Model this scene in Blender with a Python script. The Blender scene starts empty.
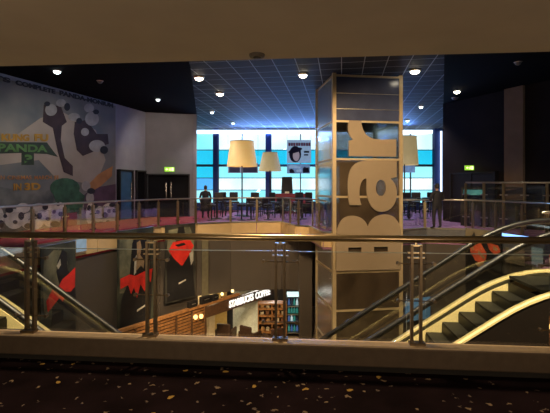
import bpy, bmesh, math, random
from mathutils import Vector, Matrix
random.seed(7)
C = bpy.context.scene.collection
SC = bpy.context.scene
YAW = math.radians(5); CS, SN = math.cos(YAW), math.sin(YAW)
F, HOR, EYE = 420.0, 187.0, 1.6
H = 5.6          # high ceiling
LOW = -5.5       # lower floor

# ------------------------------------------------------------------ camera
cam = bpy.data.objects.new('camera', bpy.data.cameras.new('camera')); C.objects.link(cam)
cam.location = (0, 0, EYE); cam.rotation_euler = (math.pi/2, 0, YAW)
cam.data.sensor_width = 36; cam.data.lens = 36*F/550; cam.data.shift_y = -(206.5-HOR)/550
cam.data.clip_start = .05; cam.data.clip_end = 300
SC.camera = cam
# ------------------------------------------------------------------ world (overcast daylight outside)
w = bpy.data.worlds.new('sky'); SC.world = w; w.use_nodes = True
nt = w.node_tree; bgn = nt.nodes['Background']
tc = nt.nodes.new('ShaderNodeTexCoord'); nz = nt.nodes.new('ShaderNodeTexNoise'); nz.inputs['Scale'].default_value = 9
cr = nt.nodes.new('ShaderNodeValToRGB')
cr.color_ramp.elements[0].position = .35; cr.color_ramp.elements[0].color = (.55, .86, .95, 1)
cr.color_ramp.elements[1].position = .65; cr.color_ramp.elements[1].color = (.93, 1, 1, 1)
nt.links.new(tc.outputs['Generated'], nz.inputs['Vector']); nt.links.new(nz.outputs['Fac'], cr.inputs['Fac'])
nt.links.new(cr.outputs['Color'], bgn.inputs['Color']); bgn.inputs['Strength'].default_value = 1.5
# ------------------------------------------------------------------ view
vs = SC.view_settings; vs.view_transform = 'Standard'; vs.look = 'None'; vs.gamma = 1; vs.use_curve_mapping = False
vs.exposure = 0.0
SC.cycles.use_denoising = True
SC.cycles.transparent_max_bounces = 32
SC.cycles.max_bounces = 8
SC.cycles.sample_clamp_indirect = 4
SC.cycles.blur_glossy = 1.0

# ------------------------------------------------------------------ geometry of the view
def cw(xc, yc, z=None):
    x, y = xc*CS - yc*SN, xc*SN + yc*CS
    return Vector((x, y)) if z is None else Vector((x, y, z))
def pd(px, py, d):                       # a point at a depth
    return cw((px-275)/F*d, d, EYE-(py-HOR)/F*d)
def pz(px, py, z):                       # a point at a height
    return pd(px, py, F*(EYE-z)/(py-HOR))

def area(name, loc, target, size, energy, color, size_y=None, spread=180):
    l = bpy.data.lights.new(name, 'AREA'); l.energy = energy; l.color = color; l.size = size
    if size_y: l.shape = 'RECTANGLE'; l.size_y = size_y
    l.spread = math.radians(spread)
    o = bpy.data.objects.new(name, l); C.objects.link(o); o.location = loc
    o.rotation_euler = (Vector(target)-Vector(loc)).to_track_quat('-Z', 'Y').to_euler(); return o
def spot(name, loc, target, energy, color, ang=90, blend=.6, r=.12):
    l = bpy.data.lights.new(name, 'SPOT'); l.energy = energy; l.color = color; l.spot_size = math.radians(ang); l.spot_blend = blend
    l.shadow_soft_size = r
    o = bpy.data.objects.new(name, l); C.objects.link(o); o.location = loc
    o.rotation_euler = (Vector(target)-Vector(loc)).to_track_quat('-Z', 'Y').to_euler(); return o
def point(name, loc, energy, color, r=.1):
    l = bpy.data.lights.new(name, 'POINT'); l.energy = energy; l.color = color; l.shadow_soft_size = r
    o = bpy.data.objects.new(name, l); C.objects.link(o); o.location = loc; return o
WARM = (1, .68, .36); WARMW = (1, .78, .5); BLUE = (.25, .5, 1)
# portal for the daylight of the window wall
# daylight through the window wall is carried by the sky itself; blue cove light along its head
area('cove_light_glow', cw(3, 28.2, 5.0), cw(2.6, 25.5, 5.6), 12, 900, (.16, .36, 1), .2)
# unseen fill added in our corridor behind the camera, for soffit and curb
point('corridor_fill', (-2.2, -.6, 1.0), 115, (1, .74, .48), .3)
point('corridor_fill', (2.4, -.6, 1.0), 105, (1, .72, .46), .3)
# spotlights in the high ceiling over the void (behind the bulkhead), some added to brighten parts
spot('void_spot', (-.6, 7.5, 5.4), (1.6, 14.9, .5), 2200, WARM, 60)
spot('void_spot', (3.0, 8.0, 5.4), (2.6, 15.2, 1.5), 1300, WARM, 60)
spot('void_spot', (-2.5, 9.5, 5.4), (-3.0, 19, -.4), 2600, WARM, 50)
spot('void_spot', (2.7, 4.7, 5.3), (2.9, 7.7, -.4), 5200, (1, .82, .5), 56)  # added from the near side to brighten the right escalator skirts
spot('void_spot', (-4.4, 4.4, 5.3), (-5.0, 6.4, -.6), 4200, (1, .82, .5), 50)  # added likewise for the left escalator skirts
spot('void_spot', (-1.0, 5.0, 5.4), (-.5, 4.0, 0), 1100, WARM, 100)  # added to brighten the top of the near curb
spot('void_spot', (-4.6, 9.5, 5.4), (-6.4, 15.0, -1.6), 2000, WARMW, 60)
spot('void_spot', (4.0, 10.0, 5.4), (6.4, 15.6, -1.0), 650, WARMW, 60)
spot('mural_wash', (-6.2, 12.0, 5.4), cw(-8.7, 16.5, .3), 400, (1, .93, .80), 92)
spot('door_wash', cw(-4.5, 18.5, 5.4), cw(-5.6, 22.6, 2.6), 260, (1, .86, .8), 90)
# lower floor
area('cafe_light', cw(-.8, 21.9, -3.16), cw(-1.0, 20.3, -5.5), 1.6, 150, (1, .95, .85))
area('cafe_light', cw(-3.4, 20.0, -3.16), cw(-3.2, 19.2, -5.5), 1.0, 45, (1, .75, .4))
spot('screen_light', cw(-2.6, 14.0, -.8), cw(-3.6, 16.6, -4.2), 650, WARM, 75)
point('lower_lamp', cw(-3.0, 12.5, -4.9), 40, WARM, .2)
point('lower_lamp', cw(2.4, 11.5, -4.9), 40, WARM, .2)

# ------------------------------------------------------------------ materials
def pm(name, col, rough=.6, metal=0, var=.12, scale=6, bump=0, emit=None, estr=0, spec=.5, col2=None):
    m = bpy.data.materials.new(name); m.use_nodes = True
    t = m.node_tree; b = t.nodes['Principled BSDF']
    co = t.nodes.new('ShaderNodeTexCoord'); n = t.nodes.new('ShaderNodeTexNoise'); n.inputs['Scale'].default_value = scale
    n.inputs['Detail'].default_value = 3
    t.links.new(co.outputs['Object'], n.inputs['Vector'])
    r = t.nodes.new('ShaderNodeValToRGB')
    a = [c*(1-var) for c in col]; c2 = col2 or [min(1, c*(1+var)) for c in col]
    r.color_ramp.elements[0].position = .3; r.color_ramp.elements[0].color = (*a, 1)
    r.color_ramp.elements[1].position = .7; r.color_ramp.elements[1].color = (*c2, 1)
    t.links.new(n.outputs['Fac'], r.inputs['Fac']); t.links.new(r.outputs['Color'], b.inputs['Base Color'])
    b.inputs['Roughness'].default_value = rough; b.inputs['Metallic'].default_value = metal
    b.inputs['Specular IOR Level'].default_value = spec
    if bump:
        bp = t.nodes.new('ShaderNodeBump'); bp.inputs['Strength'].default_value = bump; bp.inputs['Distance'].default_value = .02
        t.links.new(n.outputs['Fac'], bp.inputs['Height']); t.links.new(bp.outputs['Normal'], b.inputs['Normal'])
    if emit:
        b.inputs['Emission Color'].default_value = (*emit, 1); b.inputs['Emission Strength'].default_value = estr
    return m
def glass(name, tint=(.96, .98, .97), refl=.06, rough=.02, refl_col=(1, 1, 1)):
    m = bpy.data.materials.new(name); m.use_nodes = True; t = m.node_tree; t.nodes.clear()
    o = t.nodes.new('ShaderNodeOutputMaterial'); mx = t.nodes.new('ShaderNodeMixShader')
    tr = t.nodes.new('ShaderNodeBsdfTransparent'); tr.inputs['Color'].default_value = (*tint, 1)
    g = t.nodes.new('ShaderNodeBsdfGlossy'); g.inputs['Roughness'].default_value = rough; g.inputs['Color'].default_value = (*refl_col, 1)
    lw = t.nodes.new('ShaderNodeLayerWeight'); lw.inputs['Blend'].default_value = .25
    mr = t.nodes.new('ShaderNodeMapRange'); mr.inputs['To Min'].default_value = refl; mr.inputs['To Max'].default_value = min(1, refl+.5)
    nz = t.nodes.new('ShaderNodeTexNoise'); nz.inputs['Scale'].default_value = 3
    ad = t.nodes.new('ShaderNodeMath'); ad.operation = 'MULTIPLY_ADD'; ad.inputs[1].default_value = .02
    t.links.new(lw.outputs['Fresnel'], mr.inputs['Value']); t.links.new(nz.outputs['Fac'], ad.inputs[0]); t.links.new(mr.outputs[0], ad.inputs[2])
    t.links.new(ad.outputs[0], mx.inputs[0]); t.links.new(tr.outputs[0], mx.inputs[1]); t.links.new(g.outputs[0], mx.inputs[2])
    t.links.new(mx.outputs[0], o.inputs['Surface']); return m
def emis(name, col, s, var=0.0):
    return pm(name, [c*.5 for c in col], .5, 0, var, 4, 0, col, s)

M = {}
M['brass'] = pm('brass_steel', (.50, .40, .24), .28, 1, .08, 30)
M['steel'] = pm('brushed_steel', (.60, .57, .50), .32, 1, .08, 40)
M['bronze'] = pm('bronze_post', (.20, .155, .10), .38, .9, .1, 30)
M['chrome'] = pm('chrome', (.75, .75, .75), .15, 1, .04, 20)
M['curb'] = pm('curb_metal', (.13, .098, .068), .5, .4, .1, 12)
M['curbtop'] = pm('curb_top', (.75, .60, .40), .45, .35, .08, 20)
M['dark'] = pm('dark_shadow_gap', (.010, .009, .008), .8)
M['black'] = pm('black_paint', (.012, .011, .012), .5, 0, .2)
M['rubber'] = pm('black_rubber', (.008, .008, .009), .42, 0, .15, 20)
M['soffit'] = pm('soffit_paint', (.42, .36, .285), .9, 0, .05, 2)
M['ceil_dark'] = pm('dark_plaster', (.003, .003, .0045), .9, 0, .15, 1, spec=.08)
M['wall_grey'] = pm('grey_wall', (.20, .185, .18), .85, 0, .06, 2)
M['wall_lite'] = pm('light_grey_wall', (.30, .30, .33), .85, 0, .06, 2)
M['wall_right'] = pm('dark_brown_wall', (.018, .014, .016), .85, 0, .15, 1, spec=.15)
M['wall_brown'] = pm('brown_pilaster', (.20, .125, .08), .8, 0, .1, 2)
M['wall_low'] = pm('taupe_wall', (.075, .062, .052), .75, 0, .08, 1)
M['wall_navy'] = pm('navy_pier', (.03, .06, .22), .6, 0, .1, 2)  # blue cove glow put into the navy colour
M['purple'] = pm('purple_carpet', (.34, .14, .28), .95, 0, .3, 3, .2, col2=(.45, .24, .44))
M['lowfloor'] = pm('cream_floor_tile', (.45, .38, .28), .3, 0, .1, 2)
M['fascia'] = pm('beige_fascia', (.55, .40, .22), .45, 0, .06, 3)
M['blackchair'] = pm('black_vinyl', (.014, .012, .016), .45, 0, .2, 10)
M['table'] = pm('dark_table', (.04, .032, .03), .3, 0, .15, 10)
M['red'] = pm('red_vinyl', (.30, .03, .06), .5, 0, .12, 10)
M['glass'] = glass('clear_glass', (.985, .99, .985), .03)
M['glass_edge'] = pm('glass_edge', (.45, .52, .48), .2, 0, .05, 10)
M['escglass'] = glass('balustrade_glass', (.94, .95, .92), .05)
M['skirt'] = pm('brushed_gold_skirt', (.88, .72, .38), .40, .12, .06, 30)
M['skirtdark'] = pm('skirt_groove', (.05, .045, .03), .5, .4)
M['step'] = pm('grey_step', (.016, .015, .012), .6, 0, .1, 30, spec=.2)
M['riser'] = pm('black_riser', (.008, .008, .007), .5, .3, .1, 30)
M['truss'] = pm('brown_cladding', (.012, .008, .006), .7, 0, .1, 2, spec=.15)
M['wood'] = pm('warm_wood', (.36, .17, .06), .5, 0, .3, 8, .1)
M['wooddark'] = pm('dark_wood', (.10, .05, .025), .5, 0, .3, 8)
M['signwhite'] = emis('lit_white', (1, .97, .9), 1.4)
M['lens'] = emis('lamp_lens', (1, .88, .66), 14)
M['lenswhite'] = emis('white_lens', (.85, 1, 1), 5)
M['lensdim'] = pm('unlit_lens', (.12, .12, .13), .4)
M['exit'] = emis('exit_green', (.35, .75, .03), .9)
M['exitwhite'] = emis('exit_white', (.95, 1, .55), 1.6)
M['shade'] = pm('lamp_shade', (.75, .55, .25), .8, 0, .06, 3, 0, (1, .60, .18), .48)
M['shade2'] = pm('grey_lamp_shade', (.55, .50, .33), .8, 0, .06, 3, 0, (.8, .62, .28), .32)
M['shadetop'] = pm('shade_liner', (.5, .48, .5), .7)
M['led'] = emis('blue_led', (.22, .45, 1), 3.0)
M['cove'] = emis('cove_led', (.6, .78, 1), 2.6)
M['skin'] = pm('skin', (.45, .27, .19), .55, 0, .05, 20)
M['coat'] = pm('dark_coat', (.012, .012, .018), .8, 0, .2, 15)
M['trouser'] = pm('dark_trousers', (.018, .014, .022), .8, 0, .2, 15)
M['hair'] = pm('dark_hair', (.012, .009, .008), .6, 0, .3, 60)
M['shoe'] = pm('black_shoe', (.01, .01, .01), .4)

def gallery_carpet():
    t = M['purple'].node_tree; b = t.nodes['Principled BSDF']; src = b.inputs['Base Color'].links[0].from_socket
    co = t.nodes.new('ShaderNodeTexCoord'); sp = t.nodes.new('ShaderNodeSeparateXYZ'); lt = t.nodes.new('ShaderNodeMapRange')
    lt.inputs['From Min'].default_value = -4.6; lt.inputs['From Max'].default_value = -5.6
    mx = t.nodes.new('ShaderNodeMix'); mx.data_type = 'RGBA'; mx.inputs[7].default_value = (.28, .02, .04, 1)
    t.links.new(co.outputs['Object'], sp.inputs[0]); t.links.new(sp.outputs['X'], lt.inputs['Value']); t.links.new(lt.outputs[0], mx.inputs[0])
    t.links.new(src, mx.inputs[6]); t.links.new(mx.outputs[2], b.inputs['Base Color'])
gallery_carpet()
def grid_mat():
    m = pm('ceiling_tiles', (.008, .017, .055), .7, 0, .15, 1.5)
    t = m.node_tree; b = t.nodes['Principled BSDF']
    co = t.nodes.new('ShaderNodeTexCoord'); mp = t.nodes.new('ShaderNodeMapping'); mp.inputs['Rotation'].default_value = (0, 0, math.radians(4))
    br = t.nodes.new('ShaderNodeTexBrick'); br.offset = 0; br.squash = 1
    br.inputs['Scale'].default_value = 1; br.inputs['Brick Width'].default_value = .72; br.inputs['Row Height'].default_value = .72
    br.inputs['Mortar Size'].default_value = .013; br.inputs['Mortar Smooth'].default_value = 0
    src = b.inputs['Base Color'].links[0].from_socket
    t.links.new(co.outputs['Object'], mp.inputs['Vector']); t.links.new(mp.outputs[0], br.inputs['Vector'])
    t.links.new(src, br.inputs['Color1']); t.links.new(src, br.inputs['Color2']); br.inputs['Mortar'].default_value = (.42, .50, .70, 1)
    t.links.new(br.outputs['Color'], b.inputs['Base Color']); return m
M['grid'] = grid_mat()
def carpet_mat():
    m = pm('star_carpet', (.0075, .0042, .006), 1, 0, .45, 2.2, spec=.05)
    t = m.node_tree; b = t.nodes['Principled BSDF']; src = b.inputs['Base Color'].links[0].from_socket
    co = t.nodes.new('ShaderNodeTexCoord')
    col = src
    for sc_, th, pick, c in ((6.0, .085, .55, (.15, .115, .085)), (3.1, .065, .66, (.26, .17, .05)), (9, .09, .62, (.10, .08, .075))):
        nz = t.nodes.new('ShaderNodeTexNoise'); nz.inputs['Scale'].default_value = sc_*4; 
        mxv = t.nodes.new('ShaderNodeMix'); mxv.data_type = 'VECTOR'; mxv.inputs[0].default_value = .075
        t.links.new(co.outputs['Object'], nz.inputs['Vector']); t.links.new(co.outputs['Object'], mxv.inputs[4]); t.links.new(nz.outputs['Color'], mxv.inputs[5])
        v = t.nodes.new('ShaderNodeTexVoronoi'); v.inputs['Scale'].default_value = sc_; v.voronoi_dimensions = '2D'
        t.links.new(mxv.outputs[1], v.inputs['Vector'])
        lt = t.nodes.new('ShaderNodeMath'); lt.operation = 'LESS_THAN'; lt.inputs[1].default_value = th
        t.links.new(v.outputs['Distance'], lt.inputs[0])
        sp = t.nodes.new('ShaderNodeSeparateColor'); t.links.new(v.outputs['Color'], sp.inputs[0])
        gt = t.nodes.new('ShaderNodeMath'); gt.operation = 'GREATER_THAN'; gt.inputs[1].default_value = pick
        t.links.new(sp.outputs[0], gt.inputs[0])
        mu = t.nodes.new('ShaderNodeMath'); mu.operation = 'MULTIPLY'; t.links.new(lt.outputs[0], mu.inputs[0]); t.links.new(gt.outputs[0], mu.inputs[1])
        mx = t.nodes.new('ShaderNodeMix'); mx.data_type = 'RGBA'
        t.links.new(mu.outputs[0], mx.inputs[0]); t.links.new(col, mx.inputs[6]); mx.inputs[7].default_value = (*c, 1); col = mx.outputs[2]
    t.links.new(col, b.inputs['Base Color']); return m
M['carpet'] = carpet_mat()

# ------------------------------------------------------------------ mesh builder
class MB:
    def __init__(s): s.bm = bmesh.new()
    def _add(s, verts, faces):
        vs_ = [s.bm.verts.new(v) for v in verts]
        for f in faces:
            try: s.bm.faces.new([vs_[i] for i in f])
            except ValueError: pass
        return s
    def box(s, c, size, rz=0, mtx=None):
        x, y, z = [d/2 for d in size]
        pts = [Vector((sx*x, sy*y, sz*z)) for sz in (-1, 1) for sy in (-1, 1) for sx in (-1, 1)]
        R = mtx if mtx else Matrix.Rotation(rz, 3, 'Z')
        return s._add([R @ p + Vector(c) for p in pts], [(0, 2, 3, 1), (4, 5, 7, 6), (0, 1, 5, 4), (2, 6, 7, 3), (0, 4, 6, 2), (1, 3, 7, 5)])
    def bar(s, a, b, w_, t_):                      # rectangular bar: width across (horizontal), thickness
        a, b = Vector(a), Vector(b); d = (b-a)
        q = d.to_track_quat('Z', 'X').to_matrix() if abs(d.normalized().z) < .99 else Matrix.Identity(3)
        return s.box((a+b)/2, (w_, t_, d.length), mtx=q)
    def tube(s, pts, r, n=10, cap=True):
        pts = [Vector(p) for p in pts]; rs = r if isinstance(r, (list, tuple)) else [r]*len(pts)
        rings = []; up = None
        for i, p in enumerate(pts):
            d = (pts[min(i+1, len(pts)-1)] - pts[max(i-1, 0)]).normalized()
            ref = Vector((0, 0, 1)) if abs(d.z) < .95 else Vector((1, 0, 0))
            u = d.cross(ref).normalized(); v = u.cross(d).normalized()
            rings.append([p + (u*math.cos(2*math.pi*k/n) + v*math.sin(2*math.pi*k/n))*rs[i] for k in range(n)])
        verts = [q for rg in rings for q in rg]; faces = []
        for i in range(len(rings)-1):
            for k in range(n):
                faces.append((i*n+k, i*n+(k+1) % n, (i+1)*n+(k+1) % n, (i+1)*n+k))
        if cap: faces += [tuple(range(n))[::-1], tuple((len(rings)-1)*n+k for k in range(n))]
        return s._add(verts, faces)
    def lathe(s, prof, c=(0, 0, 0), n=20, sx=1, sy=1):
        verts = [Vector((c[0]+r*sx*math.cos(2*math.pi*k/n), c[1]+r*sy*math.sin(2*math.pi*k/n), c[2]+z)) for r, z in prof for k in range(n)]
        faces = [(i*n+k, i*n+(k+1) % n, (i+1)*n+(k+1) % n, (i+1)*n+k) for i in range(len(prof)-1) for k in range(n)]
        faces += [tuple(range(n))[::-1], tuple((len(prof)-1)*n+k for k in range(n))]
        return s._add(verts, faces)
    def prism(s, poly, O, U, V, t_):               # polygon in the U,V plane, extruded by t along U x V
        O, U, V = Vector(O), Vector(U).normalized(), Vector(V).normalized(); N = U.cross(V)
        n = len(poly)
        verts = [O+U*a+V*b for a, b in poly] + [O+U*a+V*b+N*t_ for a, b in poly]
        return s._add(verts, [tuple(range(n))[::-1], tuple(range(n, 2*n))] + [(i, (i+1) % n, n+(i+1) % n, n+i) for i in range(n)])
    def slab(s, pts, z0, z1):
        n = len(pts); verts = [Vector((p[0], p[1], z0)) for p in pts] + [Vector((p[0], p[1], z1)) for p in pts]
        return s._add(verts, [tuple(range(n))[::-1], tuple(range(n, 2*n))] + [(i, (i+1) % n, n+(i+1) % n, n+i) for i in range(n)])
    def build(s, name, mat, parent=None, world=True, bevel=0, smooth=False):
        if parent is not None and world:
            o_ = -parent_loc(parent); bmesh.ops.translate(s.bm, vec=o_, verts=s.bm.verts)
        bmesh.ops.recalc_face_normals(s.bm, faces=s.bm.faces)
        me = bpy.data.meshes.new(name); s.bm.to_mesh(me); s.bm.free(); me.materials.append(mat)
        if smooth:
            for p in me.polygons: p.use_smooth = True
        o = bpy.data.objects.new(name, me); C.objects.link(o)
        if parent is not None: o.parent = parent
        if bevel:
            b = o.modifiers.new('bevel', 'BEVEL'); b.width = bevel; b.segments = 2; b.limit_method = 'ANGLE'
        return o
def parent_loc(p):
    v = Vector((0, 0, 0))
    while p is not None: v += p.location; p = p.parent
    return v
def tag(o, label, cat, group=None, kind=None):
    o['label'] = label; o['category'] = cat
    if group: o['group'] = group
    if kind: o['kind'] = kind
    return o
def thing(name, label, cat, loc, group=None, rz=0):
    o = bpy.data.objects.new(name, None); C.objects.link(o); o.location = loc; o.rotation_euler = (0, 0, rz)
    o.empty_display_size = .1
    return tag(o, label, cat, group)
def struct(o): o['kind'] = 'structure'; return o
def dup(root, loc, rz, label, group=None):
    r = root.copy(); C.objects.link(r); r.location = loc; r.rotation_euler = (0, 0, rz); r['label'] = label
    if group: r['group'] = group
    for ch in list(root.children):
        c = ch.copy(); C.objects.link(c); c.parent = r
        for g in ch.children:
            d = g.copy(); C.objects.link(d); d.parent = c
    return r
def text_obj(s_, O, U, V, width, height, mat, name, parent, bold=.02, extr=.02, shear=0):
    cu = bpy.data.curves.new('t', 'FONT'); cu.body = s_; cu.size = 1; cu.offset = bold; cu.extrude = .5; cu.shear = shear
    ob = bpy.data.objects.new('t', cu); C.objects.link(ob); bpy.context.view_layer.update()
    me = bpy.data.meshes.new_from_object(ob.evaluated_get(bpy.context.evaluated_depsgraph_get()))
    bpy.data.objects.remove(ob)
    xs = [v.co.x for v in me.vertices]; ys = [v.co.y for v in me.vertices]
    x0, x1, y0, y1 = min(xs), max(xs), min(ys), max(ys)
    O, U, V = Vector(O), Vector(U).normalized(), Vector(V).normalized(); N = U.cross(V)
    off = -parent_loc(parent) if parent else Vector((0, 0, 0))
    for v in me.vertices:
        a, b, c = (v.co.x-x0)/(x1-x0)*width, (v.co.y-y0)/(y1-y0)*height, (v.co.z+.5)*extr
        v.co = O+U*a+V*b+N*c+off
    me.materials.clear(); me.materials.append(mat)
    o = bpy.data.objects.new(name, me); C.objects.link(o); o.parent = parent; return o

# ================================================================== STRUCTURE
# near floor, curb, bulkhead
struct(MB().slab([(-7.4, -3), (9.5, -3), (9.5, 3.92), (-7.4, 3.92)], -.6, -.07).build('floor', M['carpet']))
struct(MB().box((.4, 3.885, -.04), (15.4, .06, .06)).build('baseboard_near', M['dark']))  # recessed kick, the curb's shade put into its near-black colour
struct(MB().box((.4, 3.895, .07), (15.4, .13, .18)).build('trim_1', M['curb'], bevel=.012))
struct(MB().box((.4, 3.895, .165), (15.4, .125, .014)).build('trim_2', M['curbtop']))
struct(MB().slab([(-9, -3), (10, -3), (10, 3.92), (-9, 3.92)], 2.8, 2.86).build('ceiling_near', M['soffit']))
struct(MB().slab([(-9, 3.75), (10, 3.75), (10, 3.92), (-9, 3.92)], 2.86, H).build('wall_bulkhead', M['ceil_dark']))
struct(MB().box((.5, -3.1, 1.4), (19, .2, 2.9)).build('wall_back', M['wall_brown']))

edge = [(-7.75, 3.92), (-7.4, 3.92), (-6.1, 5.2), (-6.1, 6.9), (-7.3, 7.6), (-7.61, 9.57), (-7.28, 12.01), (-6.78, 14.36), (-6.06, 16.43), (-4.98, 17.93),
        (-3.66, 18.85), (-1.40, 19.45), (-.65, 17.51), (-.08, 17.26), (.40, 14.95), (.72, 14.98), (3.2, 15.5), (3.35, 16.1), (4.45, 16.85), (5.99, 16.45), (7.16, 13.38),
        (6.5, 10.79), (5.4, 9.3), (4.4, 8.7), (4.4, 6.6), (6.2, 6.4), (7.2, 3.92)]
outer = [(9.5, 3.92), (10.4, 8), (9.6, 15.4), (6.4, 20.9), (9.6, 30.2), (-8.4, 29.2), (-6.4, 22.9), (-8.9, 21.6), (-12.4, 8), (-12.4, 3.92)]
struct(MB().slab(edge + outer, -.6, 0).build('floor_gallery', M['purple']))
struct(MB().slab([(-14, -3), (14, -3), (14, 31), (-14, 31)], LOW-.1, LOW).build('floor_lower', M['lowfloor']))
# fascia of the gallery edge, panel by panel
def along(pts, i0, i1, z0, z1, off, t_, name, mat, seg=None, gap=.0):
    mb = MB()
    for i in range(i0, i1):
        a, b = Vector(pts[i]), Vector(pts[i+1]); d = b-a; L = d.length; d.normalize(); n = Vector((d.y, -d.x))
        k = max(1, round(L/seg)) if seg else 1
        for j in range(k):
            p = a+d*(L*j/k+gap/2); q = a+d*(L*(j+1)/k-gap/2)
            m_ = (p+q)/2+n*off
            mb.box((m_.x, m_.y, (z0+z1)/2), ((q-p).length, t_, z1-z0), math.atan2(d.y, d.x))
    return struct(mb.build(name, mat))
NE = len(edge)-1
along(edge, 1, 16, -.52, -.03, .03, .05, 'trim_3', M['fascia'], 1.25, .03)
along(edge, 16, NE-1, -.52, -.03, .03, .05, 'trim_7', pm('shaded_fascia', (.12, .125, .14), .4), 1.25, .03)  # same gallery fascia, the dimness of this side put into the colour
along(edge, 1, NE-1, -.03, .03, .03, .08, 'trim_4', M['steel'])
along(edge, 1, 9, LOW, -.6, -.12, .2, 'wall_lower_left', M['wall_low'])
along(edge, 9, 11, -3.15, -.6, -.12, .2, 'wall_lower_back', M['wall_low'])
along(edge, 16, NE-1, LOW, -.6, -.12, .2, 'wall_lower_right', M['wall_low'])
# wall running from the column back to the cafe corner, seen right of the cafe
struct(MB().slab([cw(1.08, 18.9), cw(1.66, 18.8), cw(1.9, 24), cw(1.3, 24)], LOW, -.6).build('wall_lower_pier', M['wall_low']))
struct(MB().slab([cw(-9, 25), cw(9, 25), cw(9, 25.2), cw(-9, 25.2)], LOW, -.6).build('wall_lower_far', M['wall_low']))
struct(MB().slab([cw(.30, 19.62), cw(1.09, 19.3), cw(1.09, 19.5), cw(.30, 19.8)], -3.15, -.6).build('wall_lower_cafe', M['wall_low']))
struct(MB().box(cw(-3.06, 18.35, -2.0), (.28, .1, 2.6), math.radians(27)).build('trim_5', pm('pilaster_olive', (.13, .115, .07), .8)))

struct(MB().slab([(-14, 3.5), (14, 3.5), (14, 3.7), (-14, 3.7)], LOW, -.6).build('wall_lower_front', M['wall_low']))
struct(MB().box((-9.2, .4, 1.4), (.2, 7, 2.9)).build('wall_corridor_left', M['wall_brown']))
struct(MB().box((10.0, .4, 1.4), (.2, 7, 2.9)).build('wall_corridor_right', M['wall_brown']))
# upper room walls
A_, B_ = (-9.9, 13.5), (-7.55, 20.0)             # mural wall line in view coordinates
def wall(name, pts, z0, z1, mat, t_=.2):
    mb = MB()
    for i in range(len(pts)-1):
        a, b = Vector(pts[i]), Vector(pts[i+1]); d = b-a; n = Vector((-d.y, d.x)).normalized()*t_
        mb.slab([a, b, b+n, a+n], z0, z1)
    return struct(mb.build(name, mat))
def ext(a, b, t): return (a[0]+(b[0]-a[0])*t, a[1]+(b[1]-a[1])*t)
wall('wall_left', [cw(*ext(A_, B_, -1.3)), cw(*B_)], 0, H, M['wall_lite'])
LC = (-6.85, 22.2); LD = (-4.27, 22.9)
wall('wall_left_recess', [cw(*B_), cw(*LC)], 2.45, H, M['wall_lite'])
wall('wall_left_doors', [cw(*LC), cw(*LD)], 2.3, H, M['wall_grey'])
wall('wall_left_return', [cw(*LD), cw(-4.9, 24.2), cw(-6.2, 29.3)], 0, H, M['wall_grey'])
RA, RB = (8.0, 20.0), (10.6, 14.5)
wall('wall_right', [cw(*RA), cw(*RB), cw(*ext(RA, RB, 2.6))], 0, H, M['wall_right'])
wall('wall_right_return', [cw(12.0, 29.5), cw(8.05, 20.1)], 0, H, M['wall_right'])
pa, pb = ext(RA, RB, .535), ext(RA, RB, .665)
n_ = Vector((-.9, -.42))*.05
struct(MB().slab([cw(*pa), cw(*pb), cw(pb[0]-.12, pb[1]-.06), cw(pa[0]-.12, pa[1]-.06)], 0, H).build('trim_6', M['wall_brown']))
# ceilings
struct(MB().slab([(-13, 3.7), (12, 3.7), (13, 31), (-13, 31)], H, H+.1).build('ceiling', M['grid']))
struct(MB().slab([cw(-14, 3.8), cw(-1.75, 3.8), cw(-2.8, 13.9), cw(-4.25, 22.8), cw(-14, 22.6)], H-.05, H-.005).build('ceiling_left', M['ceil_dark']))
struct(MB().slab([cw(2.6, 5.0), cw(5.0, 12.4), cw(8.1, 20.2), cw(13, 20), cw(13, 5.0)], H-.05, H-.005).build('ceiling_right', M['ceil_dark']))
struct(MB().slab([(-14, 3.7), (-12.4, 3.7), (-14, 14)], 0, H).build('wall_left_end', M['wall_low']))
struct(MB().box((-14, 14, 0), (.2, 36, 11.4)).build('wall_left_outer', M['wall_low']))
struct(MB().box((14, 14, 0), (.2, 36, 11.4)).build('wall_right_outer', M['wall_low']))

# ---- window wall
WD = 29.0
wx = lambda px: (px-275)/F*WD
wz = lambda py: EYE-(py-HOR)/F*WD
M['pane_white'] = glass('pane_white', (.98, 1, 1), .04)
M['pane_cyan'] = glass('pane_cyan', (.16, .72, .85), .04)
M['pane_pale'] = glass('pane_pale', (.62, .92, .97), .04)
M['pane_blue'] = glass('pane_blue', (.30, .62, .90), .04)
M['mullion'] = pm('mullion_grey', (.08, .12, .16), .5)
bays = [(190, 213.5), (218.5, 266), (271, 330), (334, 384), (388, 433)]
rows = [(126, 150), (150, 164.5), (166.5, 178), (178, 190), (190, 203)]
for bi, (a, b) in enumerate(bays):
    fr = MB(); cols = [a, b] if b-a < 30 else [a, (a+b)/2, b]
    for c_ in cols: p = cw(wx(c_), WD); fr.box((p.x, p.y, (wz(126)+wz(203))/2), (.07, .12, wz(126)-wz(203)), YAW)
    for r_ in (150, 165.5, 178, 190, 203):
        p = cw(wx((a+b)/2), WD); fr.box((p.x, p.y, wz(r_)), (wx(b)-wx(a), .12, .16 if r_ == 165.5 else .05), YAW)
    root = struct(fr.build('window_%d' % (bi+1), M['mullion']))
    for ri, (y0, y1) in enumerate(rows):
        mb = MB()
        for ci in range(len(cols)-1):
            p = cw(wx((cols[ci]+cols[ci+1])/2), WD+.02)
            mb.box((p.x, p.y, (wz(y0)+wz(y1))/2), (wx(cols[ci+1])-wx(cols[ci]), .02, wz(y0)-wz(y1)), YAW)
        mk = ['pane_white', 'pane_cyan', 'pane_pale', 'pane_white', 'pane_pale'][ri]
        if bi == 0: mk = ['pane_pale', 'pane_cyan', 'pane_cyan', 'pane_blue', 'pane_pale'][ri]
        mb.build('pane', M[mk], root)
sill = MB()
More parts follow.
